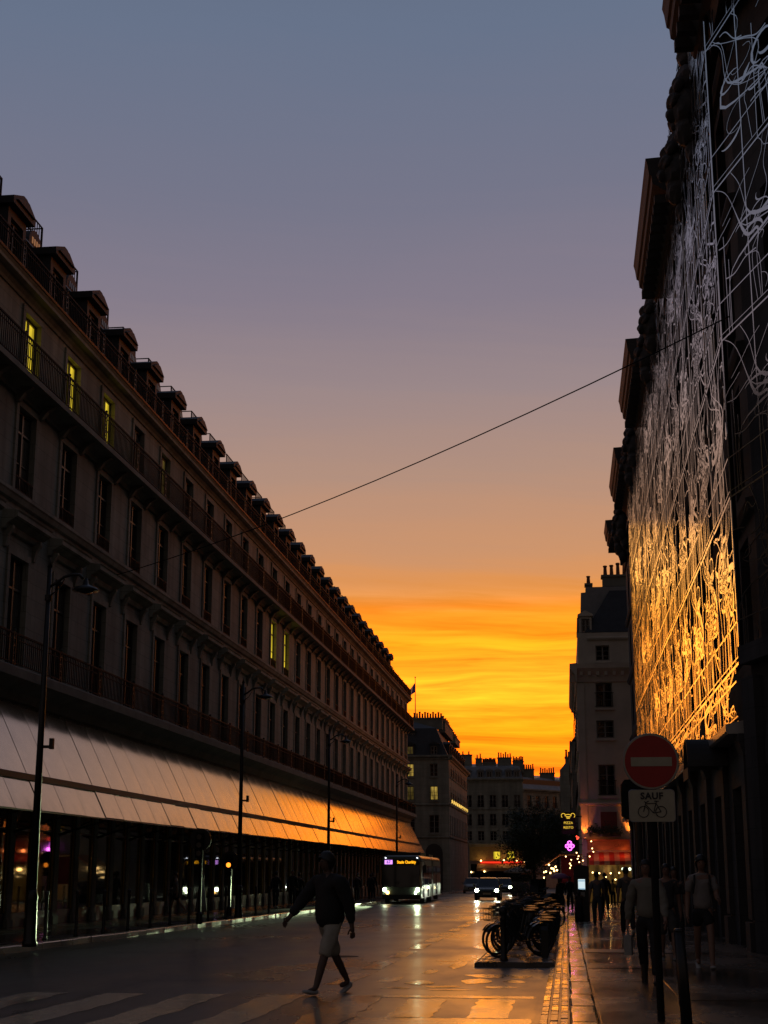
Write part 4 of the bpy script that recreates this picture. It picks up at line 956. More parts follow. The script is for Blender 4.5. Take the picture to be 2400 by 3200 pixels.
# ground-floor brasserie of the terrace
f2 = bthing('far_brasserie', 'distant brasserie front with amber windows and a red neon band', 'restaurant', (-10.5, 234, G(234)))
mb = MB(); wall_grid(mb, (-14.8, Y3-0.9, 0), (1, 0, 0), (0, -1, 0), 8.2, 2.9, 5.3, [(3.7, 4.7, 3.15, 4.25), (5.8, 6.9, 3.1, 4.3)], 0.3); mb.build('upper_wall', mat('ochre_wall', (0.30, 0.19, 0.06), 0.7, var=0.2), f2)
band(f2, (-14.8, Y3-0.9, 0), (1, 0, 0), (0, -1, 0), 8.2, 5.0, CORN, 'cornice', M['stone'], 0.1)
for x in (-10.6, -8.45): mb = MB(); mb.box(x-0.5, x+0.5, Y3-0.7, Y3-0.66, 3.1, 4.3); mb.build('lit_window', M['lit_yellow'], f2)
mb = MB(); mb.box(-13.1, -6.3, Y3-1.3, Y3-1.2, 2.52, 2.78); mb.build('neon_band', emit('red_neon', (1, 0.03, 0.01), 1.3), f2)
mb = MB(); mb.prism_x([(Y3-0.9, 2.5), (Y3-3.2, 1.8), (Y3-3.2, 1.35), (Y3-3.15, 1.35), (Y3-3.1, 1.75), (Y3-0.9, 2.4)], -13.6, -6.0); mb.build('awning', mat('ochre_awning', (0.35, 0.16, 0.05), 0.7), f2)
mb = MB(); mb.box(-14.6, -5.2, Y3-0.95, Y3-0.9, -1.2, 2.4); mb.build('shopfront', M['shop_glass'], f2)
WARM = emit('warm_bulb', (1.0, 0.62, 0.22), 7.0); COOL = emit('cool_bulb', (0.85, 1.0, 0.8), 7.0)
for x, z in ((-13.0, 2.9), (-9.5, 2.95), (-7.5, 2.95), (-6.4, 2.8), (-12.4, 1.3), (-14.4, 1.2)):
    mb = MB(); mb.sphere((x, Y3-1.5 if z > 2 else Y3-3.4, z), 0.13, 8, 6); mb.build('wall_lamp', WARM, f2)
for x, e in ((-9.5, 16), (-12.9, 10), (-7.2, 10)):
    ld = bpy.data.lights.new('brasserie_lamp', 'POINT'); ld.energy = e; ld.color = (1, .62, .2); ld.shadow_soft_size = .15; lo = bpy.data.objects.new('lamp_glow', ld); COL.objects.link(lo); lo.parent = f2; lo.location = (x, Y3-1.8, 3.2)

# ------------------------------------------------------------------ cafe corner house on the right
YC = 91.0
ch_ = bthing('cafe_building', 'narrow plastered corner house above the red-lit cafe on the right', 'building', (5, 96, G(96)))
XC = 0.98
facade(ch_, (XC, YC, 0), (1, 0, 0), (0, -1, 0), 11, -0.6, 13.2, [1.6, 4.6, 7.6], [(11.07, 12.58, 1.0), (9.22, 10.3, 1.05), (5.8, 7.65, .98)], M['render_wall'], frame='frame_white', rail=(0, 2))
facade(ch_, (XC, YC, 0), (0, 1, 0), (-1, 0, 0), 22, -0.6, 13.2, [2.2+3.0*k for k in range(7)], [(11.07, 12.58, 1.0), (8.6, 10.3, 1.05), (5.8, 7.65, .98)], M['render_wall'], rail=(0, 1, 2))
for P, u, n, w in (((XC, YC, 0), (1, 0, 0), (0, -1, 0), 11), ((XC, YC, 0), (0, 1, 0), (-1, 0, 0), 22)):
    band(ch_, P, u, n, w, 12.95, [(0.003, -0.35), (0.08, -0.3), (0.14, 0.1), (0.42, 0.5), (0.44, 0.78), (0.003, 0.82)], 'cornice', M['render_wall'], 0.43); band(ch_, P, u, n, w, 5.2, STR, 'string_course', M['render_wall'], 0.12)
    mb = MB(); Pv = Vector(P); uv = Vector(u); nv = Vector(n)
    for k in range(int(w/0.5)): q = Pv + uv*(0.25+0.5*k) + nv*0.2; mb.box(q.x-.09, q.x+.09, q.y-.09, q.y+.09, 13.02, 13.3)
    mb.build('dentils', M['render_wall'], ch_)
# set-back attic storey, gable wall and roof
facade(ch_, (XC+0.1, YC+0.12, 0), (1, 0, 0), (0, -1, 0), 10, 13.8, 15.7, [1.5, 4.6], [(13.95, 14.9, .84)], M['render_wall'])
band(ch_, (XC+0.7, YC+0.12, 0), (1, 0, 0), (0, -1, 0), 9, 15.2, STR, 'string_course', M['render_wall'], 0)
mb = MB(); mb.quad((XC+.1, YC+.12, 13.8), (XC+.1, YC+20, 13.8), (XC+.1, YC+20, 15.7), (XC+.1, YC+.12, 15.7)); mb.build('attic_wall', M['render_wall'], ch_)
gb = MB(); gb.prism([(XC+0.06, 15.72), (XC+0.12, 16.9), (XC+0.34, 16.95), (XC+0.42, 18.5), (XC+0.7, 18.52), (XC+0.72, 18.85), (XC+9, 18.9), (XC+9, 15.72)], lambda p, e: (p[0], YC+2.2 if e else YC+1.7, p[1])); gb.build('gable_wall', mat('grey_gable', (0.2, 0.2, 0.2), 0.8, var=0.15), ch_)
rfm = MB(); rfm.quad((XC+0.55, YC+0.1, 15.72), (XC+10, YC+0.1, 15.72), (XC+10, YC+1.68, 18.6), (XC+2.2, YC+1.68, 18.6)); rfm.quad((XC+0.55, YC+.1, 15.72), (XC+2.2, YC+1.68, 18.6), (XC+2.2, YC+1.69, 15.72), (XC+0.55, YC+1.69, 15.72)); rfm.build('roof', M['slate'], ch_)
dormer(ch_, (XC+0.62, YC+0.2, 15.75), 0, 0.75, 1.0, None, 1.2, 'render_wall')
chimney(ch_, XC+0.75, XC+1.1, YC+1.9, YC+2.6, 18.85, 19.0, 1); chimney(ch_, XC+1.8, XC+3.4, YC+1.8, YC+2.6, 18.9, 19.5, 4)
aerial = MB(); aerial.tube([(XC+1.9, YC+2, 19.6), (XC+1.9, YC+2, 20.9)], 0.02, 5); 
# corner pilaster lit by uplights
mb = MB(); mb.box(XC-0.035, XC+0.40, YC-0.10, YC-0.003, 3.35, 12.55); mb.build('corner_pilaster', M['render_wall'], ch_)
mb = MB(); mb.box(XC+1.14, XC+2.1, YC-0.09, YC-0.003, 3.75, 4.85); mb.build('signboard', mat('maroon_board', (0.16, 0.03, 0.02), 0.6), ch_)
def uplight(x, y, z, e, col, label_parent, tilt=0.0):
    mb = MB(); mb.lathe([(0.05, 0), (0.08, 0.03), (0.09, 0.10)], 10, (x, y, z)); o = mb.build('uplight', M['iron'], label_parent)
    mb = MB(); mb.lathe([(0.07, 0.101), (0.06, 0.104)], 10, (x, y, z)); mb.build('uplight_lens', emit('uplight_glow', (1, .28, .05), 10) if 'uplight_glow' not in bpy.data.materials else bpy.data.materials['uplight_glow'], o)
    ld = bpy.data.lights.new('uplight', 'SPOT'); ld.energy = e; ld.color = col; ld.spot_size = rad(58); ld.spot_blend = 1.0; ld.shadow_soft_size = 0.05
    lo = bpy.data.objects.new('uplight_beam', ld); COL.objects.link(lo); lo.parent = label_parent; lo.location = (x, y, z+0.14); lo.rotation_euler = (PI - 0.5, 0, tilt)
uplight(XC+0.18, YC-0.46, 3.22, 150, (1, .22, .025), ch_); uplight(3.85, YC-0.46, 3.22, 190, (1, .25, .03), ch_)
# flower boxes on the first floor
FO = mat('dark_foliage', (0.04, 0.055, 0.025), 0.6, var=0.4)
for x, r in ((XC+0.75, 0.42), (XC+1.5, 0.5), (XC+2.0, 0.35)):
    mb = MB(); rf_ = random.Random(int(x*100))
    for k in range(260):
        a, b, c = rf_.gauss(0, .33)*r*1.4, rf_.gauss(0, .16), abs(rf_.gauss(0, .5))*r; s = 0.07
        p = Vector((x+a, YC-0.28+b, 3.55+c)); d1 = Vector((rf_.uniform(-1, 1), rf_.uniform(-1, 1), rf_.uniform(-1, 1))).normalized()*s; d2 = d1.orthogonal().normalized()*s*.6
        mb.quad(p-d1, p+d2, p+d1, p-d2)
    bp_ = bthing('balcony_plant', {0.75: 'dark leafy plant over the left of the cafe fascia', 1.5: 'dark leafy plant in the middle over the cafe fascia', 2.0: 'small dark plant right of the middle over the cafe fascia'}[round(x-XC, 2)], 'plant', (x, YC-0.28, 3.42)); tag(mb.build('foliage', FO, bp_), kind='stuff'); MB().box(x-.3, x+.3, YC-0.40, YC-0.18, 3.40, 3.6).build('window_box', M['frame_dark'], bp_)
MB().box(XC+0.45, XC+10.6, YC+0.45, YC+21.5, -0.6, 15.6).build('light_block', M['frame_dark'], ch_)  # unseen box added inside the hollow house to keep sky light out
MB().box(-23.5, X2-0.45, Y2+0.45, 195.5, -1, 13.8).build('light_block', M['frame_dark'], c2)  # unseen box added inside the corner building to block light from behind
# ---- cafe front
cf = bthing('corner_cafe', 'cafe shopfront with wooden fascia, striped red awning and glowing interior on the right corner', 'cafe', (2.6, 90.4, G(90)))
mb = MB(); mb.box(XC+0.3, 8, YC-0.32, YC-0.003, 2.62, 3.16); mb.build('fascia', mat('fascia_wood', (0.30, 0.12, 0.05), 0.45, var=0.25), cf)
mb = MB(); mb.box(XC+0.25, 8, YC-0.42, YC-0.003, 3.162, 3.24); mb.build('fascia_cap', mat('fascia_cap_paint', (0.32, 0.10, 0.04), 0.5), cf)
text('fascia_lettering', 'CAFE', 0.26, mat('fascia_letters', (0.12, 0.05, 0.03), 0.5), cf, (3.15, YC-0.33, 2.88))
nst = 22
for k in range(nst):
    x0 = XC+0.35+0.30*k; mb = MB()
    mb.prism([(YC-0.02, 2.50), (YC-1.25, 1.98), (YC-1.25, 1.76), (YC-1.22, 1.76), (YC-1.22, 1.95), (YC-0.02, 2.46)], lambda p, e: (x0 + (0.298 if e else 0.0), p[0], p[1]))
    mb.build('awning_stripe', mat('awning_red', (0.42, 0.03, 0.02), 0.75) if k == 0 else (bpy.data.materials['awning_red'] if k % 2 == 0 else (bpy.data.materials.get('awning_cream') or mat('awning_cream', (0.5, 0.24, 0.16), 0.75))), cf)
mb = MB(); mb.box(XC+0.3, 8, YC-0.05, YC-0.01, -0.4, 2.45); mb.build('interior_glow', emit_var('cafe_interior', (1.0, 0.50, 0.08), 0.11, 0.08, 2.0), cf)
for k in range(7): mb = MB(); x = XC+0.3+1.05*k; mb.box(x-0.06, x+0.06, YC-0.12, YC-0.052, -0.45, 2.45); mb.build('door_post', mat('cafe_post', (0.10, 0.05, 0.02), 0.5) if k == 0 else bpy.data.materials['cafe_post'], cf)
def glow(parent, loc, e, col, r=0.1):
    ld = bpy.data.lights.new('lamp', 'POINT'); ld.energy = e; ld.color = col; ld.shadow_soft_size = r; lo = bpy.data.objects.new('lamp_glow', ld); COL.objects.link(lo); lo.parent = parent; lo.location = loc; return lo
glow(cf, (1.7, YC-0.6, 3.34), 2.5, (1, .25, .06)); glow(cf, (3.4, YC-0.75, 2.62), 6, (1, .2, .04)); glow(cf, (2.2, YC-0.95, 2.62), 6, (1, .22, .05)); glow(cf, (2.4, YC-0.9, 1.5), 14, (1, .55, .15)); glow(cf, (4.2, YC-1.0, 1.5), 12, (1, .55, .15))
# string lights: one bulb each
blb = MB().sphere((0, 0, 0), 0.038, 8, 6).mesh('bulb', WARM)
strg = bthing('string_lights', 'tangle of warm string lights hanging over the cafe corner', 'string lights', (1.0, 89.6, 2.0))
cab = MB()
pts = [(1.5, 3.11), (1.54, 2.7), (1.6, 2.51), (1.37, 2.24), (0.62, 2.45), (0.73, 2.26), (0.67, 2.11), (0.3, 2.05), (-0.01, 2.24), (0.76, 1.92), (0.98, 2.01), (0.21, 1.84), (0.27, 1.73), (0.22, 1.59)]
prev = None
for x, z in pts:
    p = Vector((x, 89.4 + 0.25*math.sin(x*9), z)); inst('bulb', blb, strg, p)
    if prev is not None: md = (prev+p)/2 + Vector((0, 0, -0.12)); cab.tube([prev, md, p], 0.008, 4)
    prev = p
cab.build('cable', M['iron'], strg)
tl = bthing('terrace_lights', 'row of warm bulbs under the striped cafe awning', 'string lights', (2.4, 89.6, 1.2))
cab = MB(); prev = None
for x, z in ((1.52, 1.33), (1.9, 1.29), (2.27, 1.08), (2.56, 1.29), (2.82, 0.93), (3.05, 1.31), (3.36, 1.01)):
    p = Vector((x, 89.55, z)); inst('bulb', blb, tl, p, None, 1.25); 
    if prev is not None: cab.tube([prev, p], 0.007, 4)
    prev = p
cab.build('cable', M['iron'], tl)
lc = bthing('terrace_light_cluster', 'bright cluster of warm bulbs under the small orange canopy left of the cafe', 'string lights', (-0.9, 93, 1.4))
cab = MB(); prev = None
for x, z in ((-1.07, 1.79), (-0.91, 1.58), (-0.66, 1.67), (-0.58, 1.46), (-0.75, 1.42), (-1.37, 1.34), (-1.27, 1.38), (-1.38, 1.01), (-1.0, 1.3), (-.8, 1.55)):
    p = Vector((x, 95, z)); inst('bulb', blb, lc, p, None, 1.5)
    if prev is not None: cab.tube([prev, p], 0.007, 4)
    prev = p
cab.build('cable', M['iron'], lc); glow(lc, (-0.9, 94.6, 1.6), 25, (1, .6, .2))
tn = bthing('orange_terrace_canopy', 'small orange canvas canopy over the cafe terrace left of the corner', 'canopy', (-0.5, 93, G(93)))
mb = MB(); mb.prism_y([(-1.35, 1.78), (-0.35, 2.42), (1.0, 2.42), (1.0, 2.38), (-0.33, 2.37), (-1.35, 1.70)], 92.2, 96); mb.build('canvas', mat('orange_canvas', (0.5, 0.2, 0.05), 0.8, var=0.1), tn)
for x, y in ((-1.3, 92.4), (-1.3, 95.8)): mb = MB(); mb.tube([(x, y, G(y)), (x, y, 1.74)], 0.03, 6); mb.build('post', M['iron'], tn)
mb = MB(); mb.box(-0.3, 0.9, 92.3, 92.34, 0.6, 2.3); mb.build('side_curtain', mat('red_curtain', (0.25, 0.03, 0.02), 0.8), tn)
# three milky globes
gl = bthing('globe_lamp', 'trio of milky white globe lamps on the cafe wall beside the awning', 'lamp', (3.39, 84, 1.4))
for x in (3.12, 3.30, 3.48): mb = MB(); mb.sphere((x-.02, 84.6, 1.52), 0.085, 12, 8); mb.build('globe', emit('milky_globe', (0.85, 1.0, 0.72), 2.2) if x < 3.2 else bpy.data.materials['milky_globe'], gl, smooth=True)
mb = MB(); mb.box(3.0, 3.7, 84.68, 84.72, 1.48, 1.54); mb.build('bar', M['iron'], gl)
# hanging pizza sign
ps = bthing('hanging_sign', 'dark hanging sign with yellow neon scrolls reading PIZZA RESTO', 'sign', (0.2, 90.2, 3.6))
mb = MB(); mb.box(-0.22, 0.62, 90.3, 90.42, 3.55, 4.82); mb.build('board', mat('dark_sign_board', (0.03, 0.012, 0.012), 0.5), ps)
mb = MB(); mb.box(0.62, 1.0, 90.34, 90.38, 4.55, 4.60); mb.box(0.62, 1.0, 90.34, 90.38, 3.75, 3.80); mb.build('bracket', M['iron'], ps)
NEY = emit('yellow_neon', (1.0, 0.62, 0.06), 1.0)
text('pizza_lettering', 'PIZZA', 0.20, NEY, ps, (0.19, 90.29, 4.19)); text('resto_lettering', 'RESTO', 0.20, NEY, ps, (0.19, 90.29, 3.92))
mb = MB()
for s in (-1, 1):
    mb.tube([(0.19+s*(0.28+0.12*math.cos(a)), 90.28, 4.62+0.13*math.sin(a)) for a in [(-1.0+4.2*k/12) if s > 0 else (-1.0+4.2*k/12) for k in range(13)]], 0.018, 5)
mb.tube([(0.19+0.20*math.cos(a), 90.28, 4.56+0.13*math.sin(a)) for a in [0.25+2.64*k/10 for k in range(11)]], 0.018, 5)
mb.build('neon_scroll', NEY, ps)
for z, w in ((4.55, 0.28), (4.47, 0.18)):
    mb = MB(); mb.tube([(0.19-w/2+w*k/8, 90.28, z+0.018*math.sin(k*2.2)) for k in range(9)], 0.024, 5); mb.build('neon_script', NEY, ps)
# red tulip lamps at the corner
rl_ = bthing('red_wall_lamp', 'small red lamp on the house corner beside the hanging sign', 'lamp', (0.7, 90.5, 3.3))
for x, z in ((0.66, 3.40), (0.76, 3.34), (0.7, 3.27)): mb = MB(); mb.sphere((x, 90.3, z), 0.045, 8, 6); mb.build('glass', emit('red_bulb', (1, .06, .03), 4) if x == .66 else bpy.data.materials['red_bulb'], rl_)
mb = MB(); mb.box(0.68, 0.98, 90.4, 90.44, 3.3, 3.33); mb.build('arm', M['iron'], rl_)
# magenta neon
nn_ = bthing('magenta_neon', 'bright magenta clover-shaped neon sign at the cafe corner', 'sign', (0.23, 89.5, 2.6))
NEM = emit('magenta_neon_glow', (1.0, 0.12, 0.95), 3.2)
for dx, dz, r in ((0, .17, .105), (-.15, .0, .09), (.16, .0, .09), (0, -.14, .11), (0.02, .02, .08)):
    mb = MB(); mb.ring((0.23+dx, 89.5, 2.84+dz), r, 0.03, 'y', 16, 6); mb.build('neon_tube', NEM, nn_)
mb = MB(); mb.box(0.2, 0.26, 89.55, 89.6, 2.5, 3.1); mb.box(0.26, 1.0, 89.56, 89.6, 2.9, 2.93); mb.build('neon_backing', M['iron'], nn_)
glow(nn_, (0.23, 89.0, 2.7), 9, (1.0, .15, .95))

# ------------------------------------------------------------------ houses past the cafe, right
h3 = bthing('grey_side_house', 'thin grey house edge just left of the cafe building, farther down', 'building', (5, 125, G(125)))
facade(h3, (0.66, 118, 0), (0, 1, 0), (-1, 0, 0), 24, -1, 11.3, [2+3*k for k in range(7)], [(9.0, 10.5, 1.0), (6.2, 8.0, 1.0), (3.2, 5.0, 1.0)], M['stone'], rail=(0, 1))
facade(h3, (0.66, 118, 0), (1, 0, 0), (0, -1, 0), 7, -1, 11.3, [1.6, 4.4], [(6.2, 8.0, 1.0), (3.2, 5.0, 1.0)], M['stone'])
MB().box(1.1, 7.4, 118.45, 141.5, -1, 11.2).build('light_block', M['frame_dark'], h3)  # added light blocker, hidden inside the house
band(h3, (0.66, 118, 0), (0, 1, 0), (-1, 0, 0), 24, 11.0, [(0.003, 0), (0.06, 0.03), (0.14, 0.2), (0.14, 0.32), (0.003, 0.36)], 'cornice', M['stone'], 0.1)
mb = MB(); mb.prism_y([(0.7, 11.37), (1.6, 12.6), (6, 13), (7.6, 11.37)], 118.1, 142); mb.build('roof', M['slate'], h3)
h4 = bthing('far_side_house', 'low far house with chimneys at the right end of the view', 'building', (3, 170, G(170)))
facade(h4, (-0.42, 165, 0), (0, 1, 0), (-1, 0, 0), 40, -1.2, 12.2, [2+3*k for k in range(12)], [(9.6, 11.2, 1.0), (6.6, 8.4, 1.0), (3.4, 5.2, 1.0)], M['stone'])
facade(h4, (-0.42, 165, 0), (1, 0, 0), (0, -1, 0), 9, -1.2, 12.2, [1.6, 4.4], [(9.6, 11.2, 1.0), (6.6, 8.4, 1.0)], M['stone'])
MB().box(0.05, 7.6, 165.45, 204, -1, 12.1).build('light_block', M['frame_dark'], h4)  # hidden dark box, added to block sky light through the windows
mb = MB(); mb.prism_y([(-0.35, 12.2), (0.3, 13.0), (6, 13.4), (8, 12.2)], 165.1, 205); mb.build('roof', M['zinc'], h4)
for y in (166, 180): chimney(h4, 0.2, 1.6, y, y+1, 12.5, 13.5, 5)
# ================================================================== STREET FURNITURE
def street_lamp(x, y, h, label):
    t = thing('street_lamp', label, 'street lamp', (x, y, G(y)+KH), group='lamp posts along the left kerb')
    mb = MB(); mb.lathe([(0.15, 0), (0.15, 0.08), (0.125, 0.12), (0.11, 0.9), (0.125, 0.95), (0.10, 1.02), (0.088, 1.1)], 14); mb.build('base', M['lamp_iron'], t, smooth=True)
    mb = MB(); mb.tube([(0, 0, 1.08), (0, 0, h*0.55), (0, 0, h)], [0.088, 0.066, 0.045], 12); mb.lathe([(0.055, 0), (0.02, 0.12), (0.01, 0.22)], 10, (0, 0, h)); mb.build('pole', M['lamp_iron'], t, smooth=True)
    mb = MB(); a = [(0.02, 0, h-0.42), (0.15, 0, h-0.35), (0.32, 0, h-0.22), (0.5, 0, h-0.17), (0.66, 0, h-0.18), (0.74, 0, h-0.28)]
    mb.tube(a, [0.03]*6, 8); mb.tube([(0.02, 0, h-0.62), (0.2, 0, h-0.5), (0.34, 0, h-0.26)], 0.014, 6); mb.build('arm', M['lamp_iron'], t, smooth=True)
    mb = MB(); mb.lathe([(0.275, -0.015), (0.285, 0.0), (0.24, 0.05), (0.13, 0.095), (0.06, 0.13), (0.04, 0.26)], 18, (0.80, 0, h-0.52)); hd_ = mb.build('lamp_head', M['lamp_iron'], t, smooth=True)
    mb = MB(); mb.lathe([(0.02, -0.075), (0.13, -0.05), (0.2, -0.016)], 16, (0.80, 0, h-0.52)); mb.build('lamp_glass', M['pane'], hd_, smooth=True)
    mb = MB(); mb.lathe([(0.075, 0), (0.075, 0.12)], 10, (0, 0, h-0.72)); mb.build('collar', M['lamp_iron'], t)
    mb = MB(); mb.box(0.06, 0.28, -0.02, 0.02, 3.92, 3.98); mb.box(0.2, 0.28, -0.05, 0.05, 3.9, 4.12); mb.build('bracket', M['lamp_iron'], t)
    return t
street_lamp(-10.68, 29.6, 7.72, 'tall black street lamp nearest the camera, at the left edge of the photo')
street_lamp(-11.2, 51.4, 8.05, 'tall black street lamp second from the camera, in front of the grey canopy')
street_lamp(-11.15, 70.8, 8.2, 'slim black street lamp third from the camera, behind the walking person')
street_lamp(-11.2, 100.5, 8.0, 'slim black street lamp farthest down the left kerb, behind the bus')

# catenary cable across the street
wr = MB(); A = Vector((-15.35, 48.4, 11.25)); B_ = Vector((3.45, 27.7, 11.95))
wr.tube([A.lerp(B_, k/14) - Vector((0, 0, 0.42*4*(k/14)*(1-k/14))) for k in range(15)], 0.014, 6)
tag(wr.build('overhead_cable', M['iron']), 'thin black cable strung across the street against the sky', 'cable')

# slim bollards on the left pavement edge
bmesh_ = MB().lathe([(0.055, 0), (0.055, 0.05), (0.04, 0.07), (0.036, 0.86), (0.045, 0.88), (0.045, 0.92), (0.03, 0.94), (0.05, 0.98), (0.042, 1.03), (0.015, 1.05)], 12).mesh('bollard', M['lamp_iron'], smooth=True)
ords = ['first', 'second', 'third', 'fourth', 'fifth', 'sixth', 'seventh', 'eighth', 'ninth', 'tenth', 'eleventh', 'twelfth', 'thirteenth', 'fourteenth']
for k in range(12):
    y = 32.6 + 2.12*k if k < 6 else 45.4 + 2.5*(k-6)
    o = inst('bollard', bmesh_, None, (XK-0.42, y, G(y)+KH)); tag(o, '%s slim black bollard from the left, along the far pavement edge' % ords[k], 'bollard', 'bollards along the left pavement')
o = inst('bollard', MB().lathe([(0.07, 0), (0.07, 0.06), (0.055, 0.08), (0.05, 0.70), (0.06, 0.72), (0.04, 0.75), (0.072, 0.80), (0.08, 0.85), (0.06, 0.90), (0.02, 0.925)], 14).mesh('bollard', M['lamp_iron'], smooth=True), None, (-1.10, 26.35, G(26.35)+0.06)); tag(o, 'ball-topped black bollard at the near end of the bicycle rack', 'bollard')
mb = MB(); mb.tube([(0, 0, 0), (0, 0, 0.84)], [0.055, 0.05], 12); mb.lathe([(0.05, 0), (0.055, 0.01), (0.03, 0.03)], 12, (0, 0, 0.84)); o = mb.build('bollard', M['lamp_iron'], None, True, loc=(1.08, 14.8, G(14.8)+KH)); o.rotation_euler = (0, rad(-2.5), 0)
tag(o, 'plain dark post bollard at the bottom right beside the sign pole', 'bollard')

# traffic signal on the left pavement, and one on the right
def signal(name, x, y, h, label, lens):
    t = thing(name, label, 'traffic light', (x, y, G(y)+KH))
    mb = MB(); mb.tube([(0, 0, 0), (0, 0, h)], 0.05, 10); mb.lathe([(0.1, 0), (0.09, 0.3), (0.05, 0.35)], 12); mb.build('post', M['lamp_iron'], t)
    mb = MB(); n = 20; pr = [(0.33*math.cos(2*PI*k/n), 0.33*math.sin(2*PI*k/n)) for k in range(n)]
    mb.prism(pr, lambda p, e: (p[0], -0.12 if e else -0.09, h+0.1+p[1])); mb.build('round_backboard', M['lamp_iron'], t)
    mb = MB(); mb.box(-0.11, 0.11, -0.3, -0.122, h-0.45, h+0.3); hd_ = mb.build('signal_head', M['iron'], t)
    for k, z in enumerate((h+0.18, h-0.06, h-0.30)):
        mb = MB(); mb.lathe([(0.085, 0), (0.08, 0.012)], 14); l = mb.build('lens', lens if k == 1 else M['pane'], hd_, loc=(0, -0.301, z)); l.rotation_euler = (PI/2, 0, 0)
    return t
signal('traffic_signal', -10.9, 44.6, 2.35, 'dark traffic signal with a round backboard on the left pavement', M['pane'])
signal('traffic_signal', -12.1, 54.0, 1.85, 'low signal post showing one orange light beside the second lamp post', emit('amber_lens', (1, .26, .02), 2.5))
t = thing('pedestrian_signal', 'dark boxy signal head partly hidden behind the SAUF plate', 'traffic light', (0.78, 20.5, G(20.5)+KH))
mb = MB(); mb.tube([(0.2, 0, 0), (0.2, 0, 2.6)], 0.045, 10); mb.build('post', M['lamp_iron'], t)
mb = MB(); pr = [(-0.02, 2.15), (0.03, 2.1), (0.32, 2.1), (0.32, 2.62), (0.03, 2.62), (-0.02, 2.56)]; mb.prism(pr, lambda p, e: (p[0], 0.12 if e else -0.12, p[1])); mb.build('signal_head', M['iron'], t)

# ---- no entry sign with the SAUF plate
sg = thing('no_entry_sign', 'round red no entry sign over a white SAUF bicycle plate on a dark pole', 'sign', (0.86, 15.0, G(15)+KH))
zb = -(G(15)+KH)                                    # world z -> local
SR = 0.268; sz_ = 2.50+zb
mb = MB(); mb.tube([(0.0, 0.05, 0), (-0.005, 0.05, 1.2), (0.01, 0.05, sz_+0.2)], 0.036, 12); mb.build('pole', M['iron'], sg)
def disc(r, y0, y1, zc, xc=0.0, n=48):
    return MB().prism([(r*math.cos(2*PI*k/n), r*math.sin(2*PI*k/n)) for k in range(n)], lambda p, e: (xc+p[0], y1 if e else y0, zc+p[1]))
disc(SR, 0.0, 0.012, sz_).build('sign_rim', M['sign_white'], sg)
disc(SR-0.014, -0.004, -0.0005, sz_).build('sign_face', M['sign_red'], sg)
MB().box(-0.195, 0.205, -0.008, -0.0045, sz_-0.048, sz_+0.04).build('white_bar', M['sign_white'], sg)
MB().ring((0, 0.006, sz_), SR, 0.008, 'y', 48, 6).build('rolled_edge', M['galv'], sg)
px0, px1, pz0, pz1 = 1.0*(0.635-0.86), 1.07-0.86+0.005, 1.915+zb, 2.222+zb; r_ = 0.03
rr2 = []
for cx, cz, a0 in ((px1-r_, pz1-r_, 0), (px0+r_, pz1-r_, PI/2), (px0+r_, pz0+r_, PI), (px1-r_, pz0+r_, 1.5*PI)):
    rr2 += [(cx + r_*math.cos(a0+PI/2*k/5), cz + r_*math.sin(a0+PI/2*k/5)) for k in range(6)]
MB().prism(rr2, lambda p, e: (p[0], 0.01 if e else 0.0, p[1])).build('plate', M['sign_white'], sg)
MB().tube([(p[0], 0.004, p[1]) for p in rr2 + [rr2[0]]], 0.006, 5).build('plate_edge', M['galv'], sg)
pcx = (px0+px1)/2
text('sauf_lettering', 'SAUF', 0.088, M['sign_black'], sg, (pcx, -0.003, pz1-0.062), bold=0.0035, extrude=0.0015, spacing=1.12)
bz = pz0+0.095; bk_ = MB(); wr_ = 0.052
def flat(mb, pts, w): 
    for a, b in zip(pts[:-1], pts[1:]): mb.tube([(a[0], -0.003, a[1]), (b[0], -0.003, b[1])], w, 5)
for cx in (pcx-0.085, pcx+0.085): bk_.ring((cx, -0.003, bz), wr_, 0.0042, 'y', 26, 5)
R_, F_, Bt, St, Hd = (pcx+0.085, bz), (pcx-0.085, bz), (pcx+0.012, bz-0.012), (pcx+0.038, bz+0.082), (pcx-0.055, bz+0.078)
for seg in ((R_, Bt), (R_, St), (Bt, St), (Bt, (Hd[0]-0.003, Hd[1]-0.012)), (St, Hd), (F_, (Hd[0]-0.004, Hd[1]+0.012)), ((St[0], St[1]), (St[0]+0.006, St[1]+0.018)), ((St[0]-0.015, St[1]+0.02), (St[0]+0.028, St[1]+0.02)), ((Hd[0]-0.004, Hd[1]+0.012), (Hd[0]+0.024, Hd[1]+0.026)), ((Hd[0]-0.004, Hd[1]+0.012), (Hd[0]-0.02, Hd[1]+0.022))): flat(bk_, seg, 0.0045)
bk_.build('bicycle_symbol', M['sign_black'], sg)

